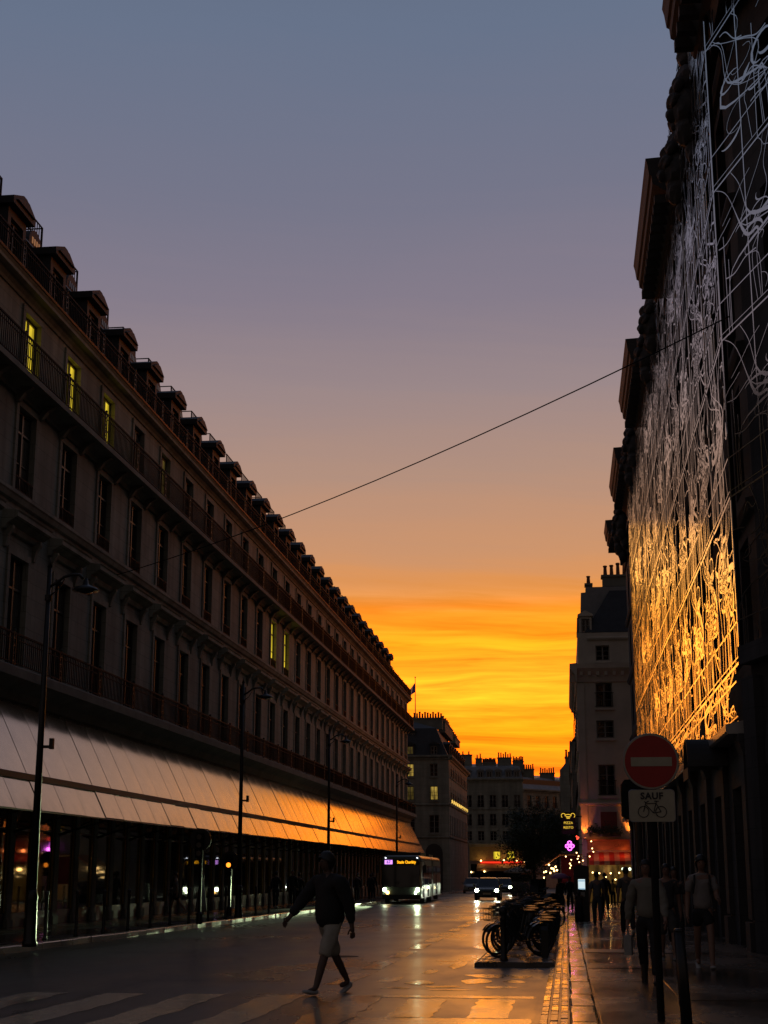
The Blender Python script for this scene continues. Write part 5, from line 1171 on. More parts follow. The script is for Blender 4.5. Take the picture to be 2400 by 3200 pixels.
# ---- slim information kiosk with a lit screen
kt = thing('parking_kiosk', 'slim black kiosk with a small glowing white screen on the right pavement', 'kiosk', (0.47, 49.6, G(49.6)+KH))
mb = MB(); pr = [(-0.24, 0.0), (0.24, 0.0), (0.24, 1.70)] + [(0.24-0.48*k/8, 1.70+0.05*math.sin(PI*k/8)) for k in range(1, 8)] + [(-0.24, 1.70)]
mb.prism(pr, lambda p, e: (p[0], 0.22 if e else 0.0, p[1])); mb.build('body', mat('kiosk_black', (0.012, 0.012, 0.012), 0.35), kt)
mb = MB(); mb.box(-0.105, 0.115, -0.012, -0.001, 0.98, 1.30); sc_ = mb.build('screen', emit('screen_white', (0.78, 0.95, 1.0), 0.85), kt)
mb = MB(); mb.box(-0.10, 0.11, -0.016, -0.0125, 1.235, 1.262); mb.box(-0.10, 0.11, -0.016, -0.0125, 0.985, 1.01); mb.build('screen_banner', emit('screen_blue', (0.2, 0.5, 0.75), 0.6), sc_)
mb = MB(); mb.box(-0.09, 0.1, -0.03, -0.001, 0.75, 0.9); mb.build('keypad', M['galv'], kt)

# ---- hedge planter at the kerb
hp = thing('hedge_planter', 'dark clipped hedge in a box planter at the roadside past the bicycles', 'planter', (-2.45, 88.6, G(88.6)))
mb = MB(); mb.box(-0.7, 0.7, -0.4, 1.6, 0, 0.45); mb.box(-0.73, 0.73, -0.43, 1.63, 0.45, 0.5); mb.build('box', mat('planter_wood', (0.03, 0.025, 0.02), 0.7), hp)
mb = MB(); rh = random.Random(31)
for k in range(1800):
    p = Vector((rh.uniform(-.72, .72), rh.uniform(-.42, 1.6), rh.uniform(0.45, 1.24))); s = rh.uniform(.04, .08)
    d1 = Vector((rh.uniform(-1, 1), rh.uniform(-1, 1), rh.uniform(-1, 1))).normalized()*s; d2 = d1.orthogonal().normalized()*s*.6; mb.quad(p-d1, p+d2, p+d1, p-d2)
tag(mb.build('foliage', FO, hp), kind='stuff')

# ---- tree
def tree(x, y, hh, r, label, seed=1, n=7000, clump=26):
    t = thing('street_tree', label, 'tree', (x, y, G(y))); rt = random.Random(seed)
    mb = MB(); tz = hh - 2.0*r*0.72
    mb.tube([(0, 0, 0), (0.03, 0.02, tz*0.5), (-0.02, 0, tz), (0.05, 0, tz+r*0.6)], [0.13, 0.10, 0.085, 0.04], 8)
    for k in range(9):
        a = k*2.4; q = Vector((math.cos(a), math.sin(a), 0.7))*r*0.75; b0 = Vector((0, 0, tz*(0.85+0.03*k))); mb.tube([b0, b0+q*0.5+Vector((0, 0, .15)), b0+q+Vector((0, 0, .3))], [0.05, 0.03, 0.012], 5)
    mb.build('trunk', mat('bark', (0.03, 0.022, 0.017), 0.9, var=0.3) if 'bark' not in bpy.data.materials else bpy.data.materials['bark'], t)
    mb = MB(); cz = hh - r*1.15; cl = []
    for k in range(clump):
        while True:
            p = Vector((rt.uniform(-1, 1), rt.uniform(-1, 1), rt.uniform(-1, 1)))
            if p.length < 1: break
        cl.append((Vector((p.x*r*0.8, p.y*r*0.8, cz + p.z*r*0.95)), r*rt.uniform(0.22, 0.42)))
    for k in range(n):
        c, cr = rt.choice(cl); p = c + Vector((rt.gauss(0, .5), rt.gauss(0, .5), rt.gauss(0, .45)))*cr; s = rt.uniform(.05, .11)
        d1 = Vector((rt.uniform(-1, 1), rt.uniform(-1, 1), rt.uniform(-1, .5))).normalized()*s; d2 = d1.orthogonal().normalized()*s*.55; mb.quad(p-d1, p+d2, p+d1, p-d2)
    mb.build('crown', FO, t)
tree(-2.3, 108, 7.2, 2.5, 'dark round-headed street tree in front of the far terrace', 3, 14000, 60)
tree(-0.6, 118, 6.4, 1.7, 'dark tree half hidden behind the hanging pizza sign', 5, 6000)

# ---- far parasols on the brasserie terrace
def parasol(x, y, z, r, label, col, nm):
    t = thing('cafe_parasol', label, 'parasol', (x, y, G(y))); z -= G(y)
    mb = MB(); n = 12; i = len(mb.v); mb.v.append((0, 0, z)); 
    for k in range(n): a = 2*PI*k/n; mb.v.append((r*math.cos(a), r*math.sin(a), z-0.62))
    for k in range(n): a = 2*PI*k/n; mb.v.append((r*math.cos(a), r*math.sin(a), z-0.80))
    for k in range(n): mb.f += [(0, 1+k, 1+(k+1) % n), (1+k, 1+n+k, 1+n+(k+1) % n, 1+(k+1) % n)]
    mb.build('canopy', mat(nm, col, 0.8), t)
    mb = MB(); mb.tube([(0, 0, 0), (0, 0, z-0.01)], 0.035, 6); mb.build('pole', M['iron'], t)
    mb = MB()
    for k in range(6): a = 2*PI*k/6; mb.tube([(0, 0, z-0.55), (r*.6*math.cos(a), r*.6*math.sin(a), z-0.42)], 0.015, 4)
    mb.build('ribs', M['iron'], t)
parasol(-5.3, 172, 1.95, 1.75, 'pale beige parasol on the distant brasserie terrace', (0.30, 0.25, 0.2), 'beige_canvas')
parasol(-3.4, 170, 1.80, 1.6, 'rust coloured parasol right of the pale one on the terrace', (0.35, 0.13, 0.05), 'rust_canvas')

# ================================================================== BICYCLES
rack = thing('bicycle_rack', 'low bicycle docking platform with rounded kerb at the roadside', 'bicycle rack', (-0.9, 32, G(32)))
mb = MB(); pr = [(-0.68, 0), (0.66, 0), (0.66, 0.06), (0.62, 0.085), (-0.62, 0.085), (-0.68, 0.06)]
mb.prism(pr, lambda p, e: (p[0], 8.0 if e else -6.1, p[1] + (G(40)-G(32) if e else G(25.9)-G(32)))); mb.build('platform', M['platform'], rack)
for k in range(18):
    mb = MB(); y = -5.9 + k*0.75; mb.box(-0.60, -0.36, y, y+0.3, 0.085-SLOPE*y, 0.092-SLOPE*y); mb.build('platform_marking', M['paint'], rack)
dk = MB(); dk.prism([(-0.07, 0.08), (0.07, 0.08), (0.05, 0.55), (0.0, 0.62), (-0.05, 0.55)], lambda p, e: (0.42 + (0.12 if e else 0.0), p[0], p[1])); dkm = dk.mesh('dock_post', M['lamp_iron'])
BT = mat('bike_paint_dark', (0.02, 0.024, 0.022), 0.35, var=0.2); RB = mat('tyre_rubber', (0.012, 0.012, 0.012), 0.7); RIM = mat('bike_alloy', (0.10, 0.10, 0.10), 0.35, metal=0.8); SAD = mat('saddle_vinyl', (0.012, 0.011, 0.011), 0.35)
REFL = mat('mudguard_plastic', (0.06, 0.06, 0.06), 0.25)
def make_bike():
    t = thing('bicycle', '', 'bicycle'); R = 0.32            # local: front wheel towards -x, up z
    rim = MB(); rim.ring((0, 0, 0), R-0.035, 0.012, 'y', 28, 5); rim.tube([(0, -0.05, 0), (0, 0.05, 0)], 0.025, 8)
    for k in range(14): a = 2*PI*k/14; rim.tube([(0.02*math.cos(a), 0.02 if k % 2 else -0.02, 0.02*math.sin(a)), ((R-.04)*math.cos(a), 0, (R-.04)*math.sin(a))], 0.0022, 3, False)
    rimm = rim.mesh('wheel', RIM); tym = MB().ring((0, 0, 0), R-0.01, 0.022, 'y', 30, 6).mesh('tyre', RB, True)
    for x in (-0.54, 0.54): w = inst('wheel', rimm, t, (x, 0, R+0.012)); inst('tyre', tym, w)
    f = MB(); z = R+0.012
    f.tube([(-0.36, 0, 0.86), (0.05, 0, 0.36)], 0.024, 8); f.tube([(-0.34, 0, 0.72), (-0.1, 0, 0.42), (0.05, 0, 0.32)], 0.022, 8); f.tube([(0.05, 0, 0.30), (0.20, 0, 0.84)], 0.018, 8)
    for s in (-.05, .05): f.tube([(0.05, s*.4, 0.32), (0.54, s, z)], 0.011, 6); f.tube([(0.165, s*.3, 0.72), (0.54, s, z)], 0.009, 6); f.tube([(-0.37, s*.8, 0.70), (-0.44, s, 0.55), (-0.54, s, z)], 0.011, 6)
    f.tube([(-0.34, 0, 0.66), (-0.40, 0, 0.98)], 0.018, 8); f.build('frame', BT, t)
    h = MB(); h.tube([(-0.40, 0, 0.97), (-0.42, 0, 1.05)], 0.014, 6); h.tube([(-0.28, -0.30, 1.06), (-0.38, -0.22, 1.08), (-0.43, -0.06, 1.06), (-0.43, 0.06, 1.06), (-0.38, 0.22, 1.08), (-0.28, 0.30, 1.06)], 0.012, 6); h.build('handlebar', BT, t)
    g = MB()
    for s in (-1, 1): g.tube([(-0.29, s*.295, 1.06), (-0.20, s*.33, 1.055)], 0.017, 8)
    g.build('grips', SAD, t)
    s_ = MB(); pr = [(-.13, 0.02), (-.05, .045), (.06, .09), (.13, .085), (.14, 0), (.13, -.085), (.06, -.09), (-.05, -.045), (-.13, -.02)]
    s_.prism(pr, lambda p, e: (0.22+p[0], p[1]*(1 if e else .8), (0.945 if e else 0.89))); s_.tube([(0.2, 0, 0.8), (0.21, 0, 0.89)], 0.014, 6); s_.build('saddle', SAD, t)
    for x, a0, a1 in ((-0.54, 0.2, 2.6), (0.54, 0.35, 3.0)):
        m_ = MB(); n = 10; pr = []
        for k in range(n):
            b0, b1 = a0+(a1-a0)*k/n, a0+(a1-a0)*(k+1)/n
            P_ = [(x+(R+.03)*math.cos(b), z+(R+.03)*math.sin(b)) for b in (b0, b1)]
            m_.quad((P_[0][0], -.035, P_[0][1]), (P_[1][0], -.035, P_[1][1]), (P_[1][0], .035, P_[1][1]), (P_[0][0], .035, P_[0][1]))
        m_.build('mudguard', REFL, t)
    b = MB()
    for zz in (0.74, 0.86, 0.97):
        q = [(-0.80, -.17), (-0.46, -.17), (-0.46, .17), (-0.80, .17), (-0.80, -.17)]; b.tube([(x*1.0, y*(0.8+zz*.2), zz) for x, y in q], 0.006, 4)
    for k in range(6): b.tube([(-0.80+.068*k, -.16, .74), (-0.80+.068*k, -.17, .97)], 0.004, 3); b.tube([(-0.80+.068*k, .16, .74), (-0.80+.068*k, .17, .97)], 0.004, 3)
    b.build('basket', BT, t)
    p = MB(); p.ring((0.05, 0.06, 0.32), 0.09, 0.008, 'y', 18, 4); p.tube([(0.05, -.08, .32), (0.05, .08, .32)], .016, 6); p.tube([(0.05, .09, .32), (0.12, .09, .18)], .01, 5); p.box(.09, .15, .08, .17, .165, .19); p.tube([(0.05, -.09, .32), (-0.02, -.09, .46)], .01, 5); p.box(-.05, .01, -.17, -.08, .45, .475); p.build('crank', RIM, t)
    sr = MB()
    for k in range(3): sr.box(0.50, 0.80, -0.10+0.08*k, -0.06+0.08*k, 0.715, 0.735)
    sr.build('carrier', RIM, t)
    return t
bike = make_bike()
rbk = random.Random(12)
for k in range(14):
    b = bike if k == 0 else copy_tree(bike)
    y = 27.5 + 0.88*k; ang = rad(38 + rbk.uniform(-6, 6))
    b.location = (-0.88 + rbk.uniform(-.06, .06), y, G(y)+0.085); b.rotation_euler = (rad(rbk.uniform(-4, 4)), 0, ang)
    nm = ['nearest bicycle in the kerbside rack, with a fat front wheel by the bollard'] + ['%s bicycle from the camera in the kerbside rack' % o for o in ords[1:]]
    b.scale = (0.86, 0.86, 0.86); tag(b, nm[k], 'bicycle', 'bicycles parked in the rack'); inst('dock_post', dkm, rack, (0.0, y-32, G(y)-G(32)))
for k in range(6):                                           # second row farther along, stood loose
    b = copy_tree(bike); y = 43.5 + 1.5*k; b.location = (-0.75 + rbk.uniform(-.15, .15), y, G(y)); b.rotation_euler = (rad(rbk.uniform(-5, 5)), 0, rad(50+rbk.uniform(-15, 15)))
    b.scale = (0.86, 0.86, 0.86); tag(b, '%s of the loose bicycles standing past the rack' % ords[k], 'bicycle', 'bicycles parked past the rack')
# parked scooters: dark mass between the bicycles and the hedge
def make_scooter():
    t = thing('motor_scooter', '', 'scooter')
    w = MB().ring((0, 0, 0), 0.20, 0.06, 'y', 20, 6).mesh('wheel', RB, True)
    for x in (-.6, .6): inst('wheel', w, t, (x, 0, .26))
    mb = MB(); mb.prism([(-.45, .35), (-.15, .22), (.2, .22), (.3, .4), (.85, .5), (.8, .72), (.15, .74), (.08, .38), (-.2, .36), (-.36, .95), (-.5, .95)], lambda p, e: (p[0], .17 if e else -.17, p[1])); mb.build('body', BT, t)
    mb = MB(); mb.prism([(.1, .742), (.8, .722), (.78, .82), (.2, .84)], lambda p, e: (p[0], .13 if e else -.13, p[1])); mb.build('seat', SAD, t)
    mb = MB(); mb.tube([(-.42, 0, .95), (-.4, 0, 1.05)], .03, 6); mb.tube([(-.32, -.32, 1.08), (-.42, -.1, 1.06), (-.42, .1, 1.06), (-.32, .32, 1.08)], .018, 6); mb.build('handlebar', BT, t)
    mb = MB(); mb.prism([(-.5, .96), (-.46, .96), (-.36, 1.42), (-.4, 1.42)], lambda p, e: (p[0], .2 if e else -.2, p[1])); mb.build('windscreen', M['pane'], t)
    return t
sc0 = make_scooter()
for k, y in enumerate((54.5, 56.2, 58.0, 60.0, 62.2, 65.0)):
    s_ = sc0 if k == 0 else copy_tree(sc0); s_.location = (-0.85, y, G(y)); s_.rotation_euler = (0, rad(0), rad(60+rbk.uniform(-10, 10))); tag(s_, '%s dark motor scooter in the row past the bicycles' % ords[k], 'scooter', 'scooters parked along the kerb')
# ================================================================== VEHICLES
HL = emit('headlight_glass', (0.85, 1.0, 0.62), 45.0); AMB = emit('indicator_glass', (1.0, 0.5, 0.12), 9.0); WLED = emit('marker_led', (0.85, 0.9, 1.0), 6.0)
TAIL = emit('tail_glass', (1.0, 0.05, 0.02), 6.0)
def wheel_mesh(r, w):
    t = MB(); t.lathe([(r*0.6, -w/2), (r*0.97, -w/2), (r, -w/2+.03), (r, w/2-.03), (r*.97, w/2), (r*.6, w/2)], 24); return t
def spot(parent, loc, e, col, size=55, down=4, yaw=0.0, r=0.06):
    ld = bpy.data.lights.new('headlamp_beam', 'SPOT'); ld.energy = e; ld.color = col; ld.spot_size = rad(size); ld.spot_blend = 0.8; ld.shadow_soft_size = r
    o = bpy.data.objects.new('headlamp_beam', ld); COL.objects.link(o); o.parent = parent; o.location = loc; o.rotation_euler = (PI/2 - rad(down), 0, PI + yaw); return o
# ---- articulated city bus, local: front at y=0 facing -y
bus = thing('city_bus', 'articulated city bus facing the camera with a lit destination sign', 'bus', (-9.55, 88.0, G(88)), rad(1.2))
BP = mat('bus_paint', (0.07, 0.088, 0.075), 0.3, var=0.1); BPD = mat('bus_dark_trim', (0.015, 0.017, 0.016), 0.3); BG = mat('bus_glass', (0.006, 0.007, 0.007), 0.05, spec=0.6)
W2, HB = 1.17, 2.74
def shell(y0, y1, nose=0.0, name='body'):
    """rounded cross-section swept along y, front raked"""
    sec = []
    n = 6; rr = 0.30
    outline = [(-W2, 0.30), (-W2, HB-rr)] + [(-W2+rr-rr*math.cos(PI/2*k/n), HB-rr+rr*math.sin(PI/2*k/n)) for k in range(1, n+1)] + [(W2-rr+rr*math.sin(PI/2*k/n), HB-rr+rr*math.cos(PI/2*k/n)) for k in range(0, n+1)] + [(W2, 0.30)]
    mb = MB(); i = 0
    ys = [y0, y0+0.12, y0+0.35, y1-0.1, y1]; sc = [0.93, 0.985, 1.0, 1.0, 0.97]
    for y, s in zip(ys, sc):
        for x, z in outline: mb.v.append((x*s, y + nose*max(0, (z-0.9)/1.9)*(1 if y < y0+0.3 else 0), 0.3 + (z-0.3)*(0.5+0.5*s)))
    m_ = len(outline)
    for a in range(len(ys)-1):
        for k in range(m_): mb.f.append((a*m_+k, a*m_+(k+1) % m_, (a+1)*m_+(k+1) % m_, (a+1)*m_+k))
    mb.f += [tuple(range(m_-1, -1, -1)), tuple(range((len(ys)-1)*m_, len(ys)*m_))]
    return mb.build(name, BP, bus, smooth=False)
shell(0, 9.0, 0.16); 
mb = MB()
for k in range(7):
    y = 9.05 + k*0.13; s = 0.96 if k % 2 else 1.0; mb.prism([(-W2*s, .35), (-W2*s, HB-.2), (-W2*s+.2, HB-.05), (W2*s-.2, HB-.05), (W2*s, HB-.2), (W2*s, .35)], lambda p, e: (p[0], y + (0.11 if e else 0), p[1]))
mb.build('bellows', BPD, bus)
shell(10.0, 18.0, 0.0, 'rear_body')
mb = MB(); mb.quad((-W2+.10, -0.012, 0.95), (W2-.10, -0.012, 0.95), (W2-.14, 0.10, 2.18), (-W2+.14, 0.10, 2.18)); mb.quad((-W2+.10, -0.012, 0.95), (-W2+.14, .10, 2.18), (-W2+.03, .34, 2.16), (-W2-.004, .22, .97)); mb.quad((W2-.10, -0.012, 0.95), (W2-.14, .10, 2.18), (W2-.03, .34, 2.16), (W2+.004, .22, .97)); mb.build('windscreen', BG, bus)
mb = MB(); mb.box(-W2+.12, W2-.12, 0.05, 0.10, 2.19, 2.52); db = mb.build('display_box', BPD, bus)
mb = MB(); mb.box(-0.98, -0.52, 0.035, 0.048, 2.24, 2.48); mb.build('route_panel', emit('route_panel_pink', (0.72, 0.30, 1.0), 1.5), bus)
text('route_number', '67', 0.24, mat('route_ink', (0.05, 0.01, 0.09), 0.6), bus, (-0.75, 0.028, 2.36), bold=0.004)
text('destination', 'Stade Charléty', 0.235, emit('destination_led', (1.0, 0.42, 0.01), 1.8), bus, (0.30, 0.03, 2.355), bold=0.006, sx=0.78)
for x in (-0.93, 0.93): mb = MB(); mb.sphere((x, 0.1, 2.60), 0.035, 8, 5); mb.build('marker_light', WLED, bus)
mb = MB(); mb.box(-W2+.06, W2-.06, -0.05, 0.14, 0.26, 0.52); mb.build('bumper', BPD, bus)
disc_m = MB().lathe([(0.085, 0), (0.08, 0.02)], 16)
hlm = disc_m.mesh('headlight', HL); amm = disc_m.mesh('indicator', AMB)
for x, me, z, s in ((-0.97, hlm, 0.80, 1.25), (-0.80, amm, 0.64, 1.2), (0.95, hlm, 0.80, 1.25), (0.82, hlm, 0.62, 0.7)):
    o = inst('headlight' if me is hlm else 'indicator', me, bus, (x, -0.035, z)); o.rotation_euler = (PI/2, 0, 0); o.scale = (s, s, s)
for x in (-1, 1):
    mb = MB(); mb.tube([(x*(W2-.05), .1, 2.4), (x*(W2+.2), -.08, 2.38), (x*(W2+.22), -.1, 2.2)], .02, 6); mb.box(x*(W2+.22)-.09, x*(W2+.22)+.09, -.16, -.05, 1.75, 2.2); mb.build('mirror', BPD, bus)
for y0, y1, nm in ((0.75, 1.95, 'door'), (2.2, 3.5, 'side_window'), (3.6, 4.9, 'side_window'), (5.0, 6.2, 'door'), (6.4, 8.7, 'side_window'), (10.3, 12.4, 'side_window'), (12.6, 13.8, 'door'), (14.0, 17.6, 'side_window')):
    for s in (1, -1):
        mb = MB(); a = s*(W2+0.003); b = s*(W2+0.012); mb.box(min(a, b), max(a, b), y0, y1, 0.36 if nm == 'door' else 1.05, 2.15); o = mb.build(nm, BG, bus)
        if nm == 'door' and s > 0: mb = MB(); mb.box(W2+.0125, W2+.03, (y0+y1)/2-.03, (y0+y1)/2+.03, .36, 2.15); mb.build('door_edge', BPD, o)
wm = wheel_mesh(0.47, 0.28); wmm = wm.mesh('wheel', RB)
hubm = MB().lathe([(0.26, -.145), (0.26, .145)], 16).mesh('hub', M['galv'])
for y in (2.6, 8.2, 14.6):
    for x in (-1, 1): o = inst('wheel', wmm, bus, (x*(W2-.13), y, .47), (0, PI/2, 0)); inst('hub', hubm, o)
mb = MB(); mb.box(-.9, .9, 3, 7.5, HB+.001, HB+.2); mb.box(-.85, .85, 11, 15, HB+.001, HB+.16); mb.build('roof_unit', BPD, bus)
for y in (4.5, 11.5): mb = MB(); mb.box(W2+.012, W2+.03, y, y+.12, .75, .85); mb.build('side_marker', AMB, bus)
spot(bus, (-0.95, -0.2, 0.80), 40000, (0.78, 1.0, 0.55), 11, 1.6, -0.05); spot(bus, (0.95, -0.2, 0.80), 500, (0.8, 1.0, 0.6), 22, 3.5, -0.08)
glow(bus, (W2+0.55, 1.4, 0.55), 3, (0.9, 1.0, 0.8), .05)

# ---- cars
def car(x, y, label, paint, beam=0, rz=0.0, lights=True, L_=4.1, Wc=1.72, Hc=1.48, name='passenger_car'):
    t = thing(name, label, 'car', (x, y, G(y)), rz)
    hw = Wc/2
    # lofted lower body: sections along y (front at 0)
    secs = [(0.0, .30, .62, .80), (0.10, .24, .74, .93), (0.55, .20, .84, .99), (1.15, .18, .93, 1.0), (2.6, .18, .97, 1.0), (3.5, .20, .97, .99), (L_-.12, .26, .92, .94), (L_, .34, .80, .86)]
    mb = MB(); P_ = lambda y, z0, z1, s: [(-hw*s*.94, y, z0), (-hw*s, y, z0+.16), (-hw*s, y, (z0+z1)/2+.08), (-hw*s*.93, y, z1-.04), (-hw*s*.6, y, z1), (hw*s*.6, y, z1), (hw*s*.93, y, z1-.04), (hw*s, y, (z0+z1)/2+.08), (hw*s, y, z0+.16), (hw*s*.94, y, z0)]
    for s_ in secs: mb.v += P_(*s_)
    for a in range(len(secs)-1):
        for k in range(10): mb.f.append((a*10+k, a*10+(k+1) % 10, a*10+10+(k+1) % 10, a*10+10+k))
    mb.f += [tuple(range(9, -1, -1)), tuple(range(len(secs)*10-10, len(secs)*10))]
    mb.build('body', paint, t, smooth=False)
    cs = [(1.05, .92, .93, .90), (1.75, Hc-.05, .74, .0), (2.2, Hc, .76, .0), (3.0, Hc-.03, .75, 0), (3.85, .96, .9, 0)]
    mb = MB()
    for yy, z1, s, _ in cs: mb.v += [(-hw*s*(1.08 if z1 > 1.2 else 1), yy, .93), (-hw*s, yy, z1-.03), (-hw*s*.8, yy, z1), (hw*s*.8, yy, z1), (hw*s, yy, z1-.03), (hw*s*(1.08 if z1 > 1.2 else 1), yy, .93)]
    for a in range(len(cs)-1):
        for k in range(5): mb.f.append((a*6+k, a*6+k+1, a*6+6+k+1, a*6+6+k))
    mb.build('glasshouse', BG, t)
    mb = MB(); mb.poly([(-hw*.60, 1.72, Hc-.035), (hw*.60, 1.72, Hc-.035), (hw*.62, 2.2, Hc+.012), (-hw*.62, 2.2, Hc+.012)]); mb.poly([(-hw*.62, 2.2, Hc+.012), (hw*.62, 2.2, Hc+.012), (hw*.6, 3.02, Hc-.015), (-hw*.6, 3.02, Hc-.015)]); mb.build('roof', paint, t)
    wmm_ = wheel_mesh(.31, .2).mesh('wheel', RB); hb = MB().lathe([(.19, -.105), (.19, .105)], 14).mesh('hubcap', M['galv'])
    for yy in (.78, 3.3):
        for s in (-1, 1): o = inst('wheel', wmm_, t, (s*(hw-.1), yy, .31), (0, PI/2, 0)); inst('hubcap', hb, o)
    mb = MB(); mb.box(-.36, .36, -.02, .05, .40, .58); mb.build('grille', BPD, t)
    mb = MB(); mb.box(-.26, .26, -.035, -.021, .40, .51); mb.build('number_plate', M['sign_white'], t)
    for s in (-1, 1):
        o = inst('headlight', hlm if lights else disc_m.mesh('headlight', M['galv']), t, (s*(hw-.20), .02, .66)); o.rotation_euler = (PI/2, 0, 0); o.scale = (1.5, 1.4, 1)
        mb = MB(); mb.box(s*hw*.98-.02+(0 if s < 0 else 0), s*hw*.98+.16*s if s > 0 else s*hw*.98+.02, 1.25, 1.4, .92, 1.05) if s > 0 else mb.box(s*hw*.98-.16, s*hw*.98+.02, 1.25, 1.4, .92, 1.05); mb.build('mirror', paint, t)
        mb = MB(); mb.box(min(s*.55, s*.78), max(s*.55, s*.78), L_-.02, L_+.01, .72, .86); mb.build('tail_lamp', TAIL if lights else M['sign_red'], t)
    if beam:
        for s in (-1, 1): spot(t, (s*(hw-.2), -.12, .66), beam, (.9, 1, .78), 50, 3)
    return t
CP1 = mat('car_paint_grey_green', (0.03, 0.036, 0.030), 0.25, metal=0.3); CP2 = mat('car_paint_dark', (0.02, 0.022, 0.024), 0.25); CP3 = mat('car_paint_silver', (0.20, 0.21, 0.21), 0.3, metal=0.5)
car(-5.3, 101.5, 'dark car with bright headlights coming up the middle of the road', CP1, 120)
car(-5.75, 138, 'second car behind the first, its headlights partly hidden', CP2, 60)
car(-9.3, 150, 'pale unlit car waiting beyond the bus', CP3, 0, 0.05, False)
o_fog = disc_m.mesh('fog_light', HL)

# ================================================================== PEOPLE
SKIN = mat('skin', (0.20, 0.11, 0.075), 0.55, var=0.1); SKIN2 = mat('skin_dark', (0.08, 0.045, 0.03), 0.55); HAIRM = mat('hair_dark', (0.012, 0.009, 0.007), 0.5); 
def cloth(name, c): return bpy.data.materials.get(name) or mat(name, c, 0.85, var=0.15, vscale=6, bump=0.2, bscale=30)
def skin_obj(name, verts, edges, radii, roots, mat_, parent, sub=2):
    me = bpy.data.meshes.new(name); me.from_pydata([tuple(v) for v in verts], edges, []); me.update(); me.materials.append(mat_)
    o = bpy.data.objects.new(name, me); COL.objects.link(o); o.parent = parent
    sk = o.modifiers.new('skin', 'SKIN'); sk.use_smooth_shade = True; sk.branch_smoothing = 0.6
    lay = me.skin_vertices[0].data if me.skin_vertices else None
    if lay is None:
        bm = bmesh.new(); bm.from_mesh(me); bm.verts.layers.skin.verify(); bm.to_mesh(me); bm.free(); lay = me.skin_vertices[0].data
    for i, r in enumerate(radii): lay[i].radius = r if isinstance(r, tuple) else (r, r); lay[i].use_root = i in roots
    ss = o.modifiers.new('sub', 'SUBSURF'); ss.levels = sub; ss.render_levels = sub
    SKINS.append(o); return o
class Chain:
    def __init__(s): s.v = []; s.e = []; s.r = []; s.roots = []
    def add(s, p, r, link=None, root=False):
        s.v.append(Vector(p)); s.r.append(r); i = len(s.v)-1
        if link is not None: s.e.append((link, i))
        if root: s.roots.append(i)
        return i
